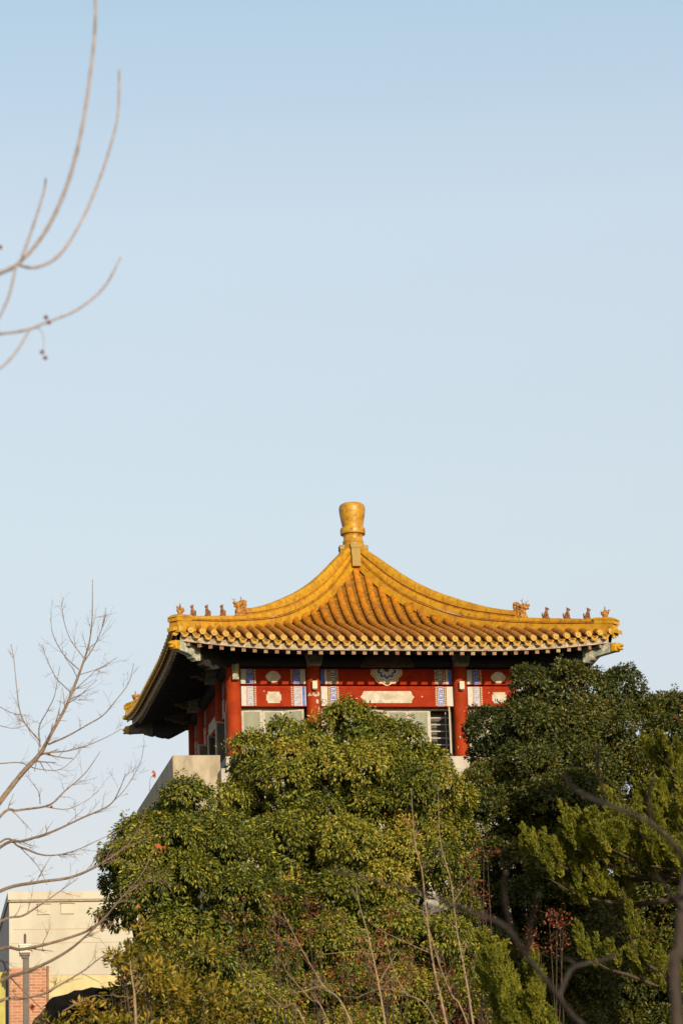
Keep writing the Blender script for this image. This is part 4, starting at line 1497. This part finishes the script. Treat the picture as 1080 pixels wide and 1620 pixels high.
conifer([([(842, 1352), (890, 1372), (930, 1385), (990, 1392)], -.3), ([(868, 1390), (905, 1412), (950, 1425), (1010, 1430)], 0.0), ([(905, 1340), (950, 1360), (1010, 1385), (1085, 1400)], -.4),
         ([(950, 1335), (1000, 1360), (1050, 1385), (1100, 1400)], -.5), ([(985, 1310), (1030, 1330), (1090, 1350)], -.2), ([(1002, 1265), (1040, 1290), (1095, 1320)], 0.1), ([(1030, 1370), (1060, 1375), (1100, 1380)], -.6),
         ([(1040, 1195), (1065, 1220), (1100, 1250)], .2), ([(1060, 1240), (1085, 1260), (1110, 1290)], .2), ([(918, 1505), (955, 1530), (1000, 1545), (1060, 1570)], .0, .45), ([(995, 1480), (1015, 1520), (1060, 1545)], .1, .45), ([(1045, 1535), (1060, 1560), (1090, 1580)], .1, .4), ([(1100, 1130), (1112, 1150), (1125, 1170)], .3), ([(1165, 1160), (1145, 1185), (1125, 1205)], .2), ([(1205, 1235), (1165, 1265), (1122, 1280)], .0), ([(1235, 1330), (1180, 1362), (1120, 1375)], -.2),
         ([(1245, 1440), (1185, 1475), (1118, 1490)], .0), ([(1230, 1560), (1180, 1585), (1115, 1600)], .2), ([(1130, 1245), (1128, 1270), (1122, 1290)], -.9), ([(1140, 1400), (1132, 1425), (1118, 1440)], -1.0)],
        -36.0, 1110, (1125, 1090), 'large feathery cypress at the right edge with yellow green upturned sprays', 1.0)
conifer([([(765, 1535), (790, 1575), (820, 1610), (850, 1650)], 0.0), ([(790, 1605), (815, 1630), (850, 1660)], -.3), ([(775, 1570), (800, 1610), (830, 1650)], -.1), ([(850, 1570), (850, 1610), (860, 1660)], .2), ([(830, 1620), (850, 1640), (880, 1670)], -.2)],
        -37.0, 840, (845, 1560), 'small bright yellow green cypress at the bottom, below the forked branch', 1.1, 70.0)


# ------------------------------------------------------------------ bare trees
def grow(mb, p, d, L, r, depth, rg, up=.10, wob=.11):
    n = max(4, int(L / .07))
    pts_ = [p]
    for i in range(n):
        d = unit(d + rg.normal(size=3) * wob + np.array([0, 0, up * .3]))
        pts_.append(pts_[-1] + d * L / n)
    rad = np.linspace(r, max(.0011, r * .35), len(pts_))
    mb.tube(pts_, rad, 4)
    if depth > 0:
        k = rg.integers(2, 5)
        for _ in range(k):
            i = rg.integers(1, len(pts_) - 1)
            t = unit(pts_[i] - pts_[i - 1])
            q = unit(t + rand_dirs(1)[0] * .85)
            grow(mb, pts_[i], q, L * rg.uniform(.3, .6), rad[i] * .7, depth - 1, rg, up, wob)


def limb(root, pxs, Y0_, Y1_, r0, r1, m, twigs=0, tl=(.2, .5), seed=1, name='limb', extra=None, n=6, knob=0.0, depth=1):
    """a limb traced in the picture and laid out from depth Y0 to depth Y1"""
    rg = np.random.default_rng(seed)
    k = len(pxs)
    P = [pt(x, y, Y0_ + (Y1_ - Y0_) * i / max(1, k - 1)) for i, (x, y) in enumerate(pxs)]
    if extra is not None:
        P = [np.array(e, float) for e in extra] + P
    path = catmull(P, 6)
    rad = np.linspace(r0, r1, len(path))
    dep = np.array([q[1] for q in path]) - CAM[1]
    if name != 'stem':
        rad = rad * np.clip(dep / (Y0_ - CAM[1]), .3, 1.3)
    if knob:
        rad = rad * (1 + knob * (np.arange(len(path)) % 3 == 0))
    mb = MB()
    mb.tube(path, rad, n)
    for _ in range(twigs):
        i = rg.integers(len(path) // 5, len(path) - 1)
        t = unit(path[i] - path[i - 1])
        d = unit(t + rand_dirs(1)[0] * np.array([.9, .9, .9]))
        grow(mb, path[i], d, rg.uniform(*tl), max(.0016, rad[i] * .42), depth, rg)
    mb.build(name, m, root, smooth=60)
    return path


YL = -38.5
tb = pt(-95, 1620, YL)
tb[2] = 0
BT = empty('bare_tree', tuple(tb), 'leafless tree with fine pale twigs reaching in from the left edge of the picture', 'tree')
tk = MB()
tk_top = pt(-90, 1380, YL)
tk.tube(catmull([tb, (tb + tk_top) / 2 + np.array([.06, 0, 0]), tk_top], 6), np.linspace(.17, .07, 13), 10)
tk.build('trunk', M['palebark'], BT, smooth=60)
J = lambda f: [tb + (tk_top - tb) * f]
K = M['palebark']
u_ = .86 / ppm(YL)
limb(BT, [(0, 1269), (35, 1224), (64, 1192), (83.5, 1157), (103, 1121.5), (119, 1083), (130, 1054), (141, 1019), (146, 980), (146.7, 917)], YL, YL - .2, 5.5 * u_, .6 * u_, K, 16, (.15, .45), 1, extra=J(.99))
for i, (pl, r0, dy) in enumerate([
        ([(77, 1177.7), (106, 1165), (138, 1147), (164, 1131), (186, 1105), (204, 1080), (212, 1049)], 1.7, -.3), ([(69, 1191.5), (112, 1187), (154, 1173), (193, 1153.6)], 1.5, .3),
        ([(64, 1182), (62.6, 1150), (77, 1121.5), (87, 1099), (95, 1054)], 1.3, -.3), ([(64, 1173), (42, 1147), (32, 1125), (27, 1089), (22.5, 1044), (18, 1019)], 1.5, .3),
        ([(111, 1094), (90, 1073), (75, 1044), (67, 1019)], 1.1, .2), ([(125, 1059), (103, 1038), (85, 1006), (80, 977)], 1.1, -.2), ([(133, 1041), (112, 1012), (101, 980), (98, 953)], 1.0, .2),
        ([(133, 1048), (151, 1019), (164, 987), (167.6, 961)], 1.1, -.2), ([(128, 1067), (160.5, 1056), (185.6, 1040)], .9, .2), ([(109, 1112), (128, 1099), (154, 1075)], .9, -.2)]):
    limb(BT, pl, YL - .1, YL - .1 + dy * 2, r0 * u_, .45 * u_, K, 7, (.08, .28), 20 + i, 'branch')
limb(BT, [(0, 1292), (29, 1282), (77, 1274), (103, 1251.5), (135, 1223), (159, 1189)], YL, YL + .6, 3.2 * u_, .5 * u_, K, 9, (.12, .35), 41, extra=J(.97))
limb(BT, [(0, 1341), (38.5, 1330), (80, 1317), (128, 1295), (173, 1274), (189, 1250), (199, 1224)], YL, YL - .8, 3.2 * u_, .5 * u_, K, 12, (.12, .35), 42, extra=J(.94))
limb(BT, [(0, 1333), (32, 1340), (71, 1353), (112, 1348), (154, 1330), (193, 1311)], YL + .2, YL + .9, 2.4 * u_, .5 * u_, K, 10, (.12, .35), 43, extra=J(.93))
limb(BT, [(0, 1410), (58, 1396), (112, 1388), (154, 1370), (186, 1349), (205.5, 1333), (225, 1301), (234, 1272)], YL, YL - .8, 3.6 * u_, .5 * u_, K, 12, (.12, .35), 44, extra=J(.9))
limb(BT, [(0, 1458), (35.5, 1449), (58, 1435.5), (84, 1418), (124, 1389)], YL + .2, YL + .8, 2.8 * u_, .7 * u_, K, 8, (.12, .35), 45, extra=J(.84))
limb(BT, [(0, 1502), (33, 1502), (67, 1495.5), (111, 1483), (142, 1471), (164, 1453), (184, 1431), (207, 1404), (224, 1384), (247, 1340)], YL, YL - 1.0, 3.6 * u_, .6 * u_, K, 12, (.12, .35), 46, extra=J(.8))
limb(BT, [(0, 1552), (33, 1540), (73, 1524), (111, 1502), (142, 1475.5), (169, 1449), (191, 1422), (239, 1387)], YL - .2, YL - 1.2, 4.0 * u_, .7 * u_, K, 12, (.12, .35), 47, extra=J(.74))
limb(BT, [(0, 1584), (33, 1580), (67, 1573), (95.5, 1558), (133, 1535.5), (155.5, 1518), (178, 1504)], YL - .2, YL + .6, 3.4 * u_, .7 * u_, K, 12, (.12, .35), 48, extra=J(.7))
limb(BT, [(-5, 1520), (12, 1540), (25, 1555), (45, 1575), (70, 1600)], YL + .3, YL + .9, 2.0 * u_, .6 * u_, K, 7, (.1, .3), 49, extra=J(.78))
limb(BT, [(100, 1600), (118, 1590), (150, 1575), (166, 1580)], YL - .4, YL - .6, 1.6 * u_, .6 * u_, K, 4, (.1, .2), 50, 'branch')
for i, (pl, r0, dy) in enumerate([([(69, 1276), (106, 1280), (138, 1266), (157, 1250)], .9, .3), ([(64, 1272), (61, 1251.5), (42, 1227)], .9, -.3), ([(0, 1208), (32, 1206.6), (58, 1216), (93, 1218), (115.6, 1202), (130, 1182.5)], 1.1, .3),
                                  ([(173, 1274), (199, 1247), (221.5, 1208), (228, 1178)], .8, -.4), ([(186, 1349), (218, 1333), (247, 1311)], 1.1, -.3), ([(32, 1340), (60, 1370), (75, 1400)], .9, .3), ([(154, 1370), (190, 1360), (215, 1372)], .8, .2),
                                  ([(55, 1220), (62, 1180), (48, 1160), (40, 1130)], .8, .4), ([(0, 1148), (25, 1152), (60, 1140)], .7, .3), ([(0, 1118), (20, 1128), (45, 1132)], .7, .2), ([(207, 1404), (235, 1395), (262, 1372)], 1.0, -.3)]):
    limb(BT, pl, YL, YL + dy, r0 * u_, .4 * u_, K, 5, (.08, .25), 60 + i, 'branch')


def dry_leaf(x, y, Y, root, s=.06):
    c = pt(x, y, Y)
    mb = MB()
    rg = np.random.default_rng(int(x * 7 + y))
    for _ in range(3):
        d = unit(rg.normal(size=3) + np.array([0, -.3, -.3]))
        sdn = unit(np.cross(d, rg.normal(size=3)))
        nn = np.cross(d, sdn)
        pts_ = [c, c + d * s * .5 + sdn * s * .35 + nn * .01, c + d * s, c + d * s * .5 - sdn * s * .35 + nn * .014]
        mb.add(pts_ + [p + nn * .003 for p in pts_], [(0, 1, 2, 3), (7, 6, 5, 4), (0, 4, 5, 1), (1, 5, 6, 2), (2, 6, 7, 3), (3, 7, 4, 0)])
    mb.build('dry_leaf', M['dryleaf'], root)


dry_leaf(246, 1222, YL - .6, BT, .07)
dry_leaf(80, 1274, YL, BT, .04)
dry_leaf(256, 1341, YL - .8, BT, .085)
dry_leaf(50, 1588, YL, BT, .09)
dry_leaf(218, 1430, YL - .8, BT, .05)
limb(BT, [(237, 1252), (238, 1232), (246, 1224)], YL - .6, YL - .6, .6 * u_, .35 * u_, K, 0, name='branch')
for (x, y) in ((152, 1453), (162, 1472), (23, 1567), (67, 1567), (141, 1588), (149, 1597), (167, 1594), (185, 1552), (197, 1547), (163, 1454)):
    mb = MB()
    c = pt(x, y, YL - .4)
    mb.ell(c, (.016, .016, .017))
    mb.tube([c + np.array([0, 0, .015]), c + np.array([.01, 0, .09])], [.002, .0016], 4)
    mb.build('fruit', M['fruit'], BT, smooth=60)

# near twigs at the top left, out of focus, with their tree outside the frame
YN = -59.0
un = 1 / ppm(YN)
nb_ = pt(-260, 1620, YN)
nb_[2] = 0
NT = empty('berry_tree', tuple(nb_), 'near out-of-focus bare twigs with small brown berries at the top left corner', 'tree')
ntop = pt(-230, 470, YN)
mb = MB()
mb.tube(catmull([nb_, (nb_ + ntop) / 2 + np.array([.05, .1, 0]), ntop], 6), np.linspace(.11, .035, 13), 10)
mb.build('trunk', M['nearbark'], NT, smooth=60)
JN = lambda f: [nb_ + (ntop - nb_) * f]
NB = M['nearbark']
limb(NT, [(-60, 452), (0, 432), (29, 417), (61, 382.5), (88, 337), (111, 279), (130, 203), (143.5, 115), (151, 38), (151, -40)], YN, YN - .3, 3.7 * un, 2.6 * un, NB, 0, extra=JN(.96), knob=.18)
limb(NT, [(29, 419), (57, 423), (92, 405.5), (122, 363), (149, 306), (172, 241), (187, 180), (189, 111)], YN - .1, YN + .5, 2.6 * un, 1.8 * un, NB, 0, name='branch', knob=.2)
limb(NT, [(36, 405.5), (53.5, 356), (69, 306), (73, 283)], YN - .1, YN + .5, 2.2 * un, 1.6 * un, NB, 0, name='branch', knob=.15)
limb(NT, [(-60, 534), (0, 528), (42, 522), (76.5, 509), (122, 490), (164.5, 455), (191, 408)], YN - .2, YN + .4, 2.8 * un, 1.6 * un, NB, 0, extra=JN(.86), knob=.15)
limb(NT, [(-50, 610), (0, 583), (27, 555), (46, 524)], YN - .3, YN - .2, 2.6 * un, 1.6 * un, NB, 0, extra=JN(.82), knob=.1)
limb(NT, [(25, 425), (15, 467), (0, 501), (-20, 540)], YN - .1, YN - .5, 2.2 * un, 1.6 * un, NB, 0, name='branch', knob=.1)
limb(NT, [(58, 518), (68, 527), (70, 556)], YN, YN, .8 * un, .6 * un, NB, 0, name='branch')
for (x, y) in ((73, 502), (78, 510), (67, 557), (72, 566), (1, 391)):
    mb = MB()
    mb.ell(pt(x, y, YN), (3.7 * un, 3.7 * un, 3.8 * un), nu=12, nv=8)
    mb.build('berry', M['berry'], NT, smooth=60)

# pale saplings at the bottom centre
YS = -40.0
us = .82 / ppm(YS)
GSP = 'bare pale saplings at the bottom centre'


def sapling(main, branches, label, r0, seed, Y=YS):
    b = pt(*main[0], Y)
    root = empty('sapling', (b[0], b[1], 0), label, 'sapling', GSP)
    b1 = pt(*main[1], Y)
    sl = np.clip((b[0] - b1[0]) / max(.2, b1[2] - b[2]), -.35, .35)
    ext = [np.array([b[0] + sl * b[2] * .8, b[1], 0.0]), np.array([b[0] + sl * b[2] * .45, b[1], b[2] * .5])]
    limb(root, main, Y, Y + .3, r0 * us * 1.3, .5 * us, M['saplingbark'], 9, (.10, .3), seed, 'stem', extra=ext)
    for i, bq in enumerate(branches):
        limb(root, bq, Y + .1, Y + (.4 if i % 2 else -.4), .9 * us, .4 * us, M['saplingbark'], 3, (.08, .22), seed + i + 1, 'branch')


sapling([(705.5, 1620), (685, 1526), (674, 1444), (667, 1378), (655.5, 1330), (650, 1248)], [[(672, 1444), (637, 1426), (600, 1396)], [(667, 1415), (650, 1395), (637, 1385)], [(668, 1380), (682, 1360), (692.6, 1348)], [(675, 1450), (690, 1440), (709, 1432)], [(657, 1345), (645, 1310), (640, 1290)], [(678, 1507), (640, 1490), (600, 1470), (585, 1455)]],
        'tallest pale bare sapling, rising right of centre before the broad crown', 2.5, 201)
sapling([(748, 1620), (735, 1540), (722, 1470), (713, 1396), (696, 1330), (692.6, 1255)], [[(722, 1470), (700, 1450), (680, 1446)], [(716, 1430), (728, 1410), (735, 1400)], [(738, 1536), (750, 1525), (756, 1520)]], 'pale bare sapling just right of the tallest sapling, nearest the dark evergreen', 2.0, 221)
sapling([(609, 1620), (596, 1544), (581.5, 1478), (567, 1426), (563, 1395)], [[(592, 1530), (565, 1490), (540, 1470)], [(598, 1556), (620, 1520), (633, 1500)], [(589, 1510), (560, 1505), (510, 1510)]], 'pale bare sapling in the middle of the bottom edge, among red leaves', 2.2, 241)
sapling([(555.5, 1618), (511, 1559), (474, 1496), (448, 1444)], [[(511, 1559), (470, 1570), (452, 1565)], [(476, 1498), (455, 1490), (435, 1478)]], 'pale bare sapling leaning to the upper left below the centre of the picture', 2.2, 261)
sapling([(481.5, 1618), (448, 1593), (418.5, 1568), (408, 1552)], [], 'short pale bare sapling leaning left, leftmost of the leaning saplings', 1.5, 271)
sapling([(739, 1620), (715, 1575), (696, 1530), (681.5, 1481), (672, 1450)], [[(715, 1575), (705, 1540), (700, 1510)]], 'thin pale bare sapling crossing the two tall saplings near the bottom edge', 1.5, 281)
sapling([(215, 1620), (213, 1575), (208, 1540), (206, 1520)], [], 'single thick pale stem standing before the yellow green shrub', 3.0, 291, -40.5)
sapling([(690, 1620), (640, 1570), (618, 1520), (608, 1470)], [[(640, 1570), (600, 1565), (560, 1580)]], 'thin pale bare sapling curving up to the left, beside the middle sapling', 1.3, 301)
sapling([(520, 1620), (490, 1580), (455, 1540), (447, 1520)], [], 'thin reddish bare sapling behind the leaning saplings', 1.2, 311)

# red-leaved shrubs
GR = 'red leaved shrubs'


def red_shrub(spots, Y, base_px, label, seed):
    rg = np.random.default_rng(seed)
    b = pt(base_px, 1620, Y)
    root = empty('red_shrub', (b[0], b[1], 0), label, 'shrub', GR)
    st = MB()
    b0 = np.array([b[0], b[1], 0.0])
    Ps, Ds = [], []
    for (x, y, r, n) in spots:
        c = pt(x, y, Y + rg.uniform(-.2, .2))
        st.tube(catmull([b0, (b0 + c) / 2 + rg.normal(size=3) * .12, c], 6), np.linspace(.022, .004, 13), 5)
        R_ = r / ppm(Y)
        for _ in range(max(4, int(n / 3.6))):
            e = c + rg.normal(size=3) * R_ * .85
            st.tube([c, (c + e) / 2 + rg.normal(size=3) * .02, e], [.004, .003, .0015], 4)
            k = 7
            Ps.append(e + rg.normal(size=(k, 3)) * .05)
            Ds.append(rg.normal(size=(k, 3)) * .7 + np.array([0, -.2, -.5]))
    st.build('stem', M['bark'], root, smooth=60)
    P, D = np.concatenate(Ps), np.concatenate(Ds)
    n = len(P)
    leaf_mesh('foliage', P, D, rand_dirs(n) + np.array([0, -.6, .3]), rg.uniform(.5, 1.15, n) * .050, rg.uniform(.6, 1.1, n) * .030, rg.random(n), M['redleaf'], root)


red_shrub([(442, 1415, 16, 26), (432, 1440, 12, 14), (452, 1465, 18, 30), (470, 1490, 18, 34), (485, 1420, 14, 22), (510, 1430, 14, 24), (385, 1438, 9, 14), (365, 1452, 8, 12), (425, 1465, 12, 16), (455, 1500, 14, 26), (500, 1465, 16, 26), (380, 1490, 9, 10)], -28.5, 460, 'shrub with scattered red leaves in front of the left centre of the big crown', 5)
red_shrub([(580, 1520, 22, 44), (605, 1530, 18, 40), (550, 1525, 20, 30), (620, 1450, 16, 24), (605, 1500, 14, 22), (640, 1540, 18, 26), (525, 1550, 14, 20), (590, 1560, 20, 26), (500, 1540, 12, 14), (645, 1530, 14, 20), (612, 1475, 12, 14)], -30.0, 590, 'shrub with red leaves behind the middle saplings at the bottom', 6)
red_shrub([(715, 1570, 18, 30), (735, 1590, 20, 40), (725, 1610, 20, 40), (700, 1560, 14, 20), (745, 1565, 14, 22), (760, 1600, 14, 26), (690, 1610, 16, 22)], -32.0, 728, 'low red leaved shrub at the bottom edge beside the two tall saplings', 7)
red_shrub([(765, 1345, 12, 24), (752, 1395, 13, 26), (760, 1420, 13, 26), (770, 1440, 12, 20), (745, 1360, 8, 10), (770, 1350, 9, 12)], -27.5, 762, 'upright thin shrub with red leaves against the dark evergreen, right of the saplings', 8)
red_shrub([(868, 1448, 14, 34), (885, 1465, 12, 26), (890, 1480, 12, 24), (840, 1495, 14, 36), (855, 1508, 14, 34), (832, 1478, 9, 14), (880, 1445, 9, 14)], -28.0, 862, 'shrub with clustered red leaves beside the small cypress', 9)

red_shrub([(400 + 26 * i + (17 * i * i) % 23, 1500 + (53 * i) % 115, 26, 26) for i in range(14)], -27.0, 560, 'low rusty brown thicket along the bottom edge under the big crown', 12)

# dark forked branch in the right foreground, out of focus
YK = -60.0
uk = 1 / ppm(YK)
kb = pt(1078, 1700, YK)
kb[2] = 0
KT = empty('foreground_tree', tuple(kb), 'dark bare tree with blurred forked branches in the right foreground', 'tree')
mb = MB()
kt = [np.array(kb), pt(1070, 1620, YK), pt(1073, 1515, YK), pt(1078, 1424, YK), pt(1092, 1340, YK), pt(1110, 1250, YK)]
mb.tube(catmull(kt, 6), np.linspace(.020, .011, 31), 10)
mb.build('trunk', M['shadebark'], KT, smooth=60)
SB = M['shadebark']
limb(KT, [(1010, 1740), (960, 1670), (918, 1620), (904, 1607), (865, 1554), (830, 1512), (798.5, 1466), (735, 1438), (659, 1411), (607, 1396), (522, 1374)], YK, YK - 2.8, 6.4 * uk, 2.2 * uk, SB, 0, extra=[kb * .6 + np.array(kt[1]) * .4], knob=.08)
limb(KT, [(812, 1480), (800, 1440), (796, 1400), (800, 1380)], YK - .6, YK - 1.0, 5 * uk, 2.5 * uk, SB, 0, name='branch')
limb(KT, [(834, 1512), (838, 1465), (848, 1425), (852, 1415)], YK - .5, YK - 1.0, 3.5 * uk, 2.5 * uk, SB, 0, name='branch')
limb(KT, [(884, 1575), (895, 1548), (905, 1532), (928, 1524), (953, 1519), (975, 1510)], YK - .2, YK + .3, 4.0 * uk, 1.8 * uk, SB, 0, name='branch')
limb(KT, [(911, 1528), (900, 1518), (880, 1515)], YK, YK + .1, 2.4 * uk, 1.5 * uk, SB, 0, name='branch')
limb(KT, [(1098, 1420), (1080, 1367), (1069.5, 1343), (1038, 1311), (1009.6, 1292), (957, 1272), (911, 1251), (890, 1225)], YK, YK - 2.2, 5.4 * uk, 2.4 * uk, SB, 0, extra=[np.array(kt[3])], knob=.08)
limb(KT, [(1030, 1306), (1026, 1275), (1027, 1251), (1035, 1230)], YK - .3, YK - .5, 3.4 * uk, 2.4 * uk, SB, 0, name='branch')
limb(KT, [(960, 1273), (950, 1240), (942, 1205), (945, 1180)], YK - .5, YK - 1.0, 3.4 * uk, 2.0 * uk, SB, 0, name='branch')
limb(KT, [(1078, 1440), (1060, 1412), (1046.6, 1395.6), (1030, 1380)], YK - .1, YK - .5, 3.4 * uk, 2.0 * uk, SB, 0, name='branch')
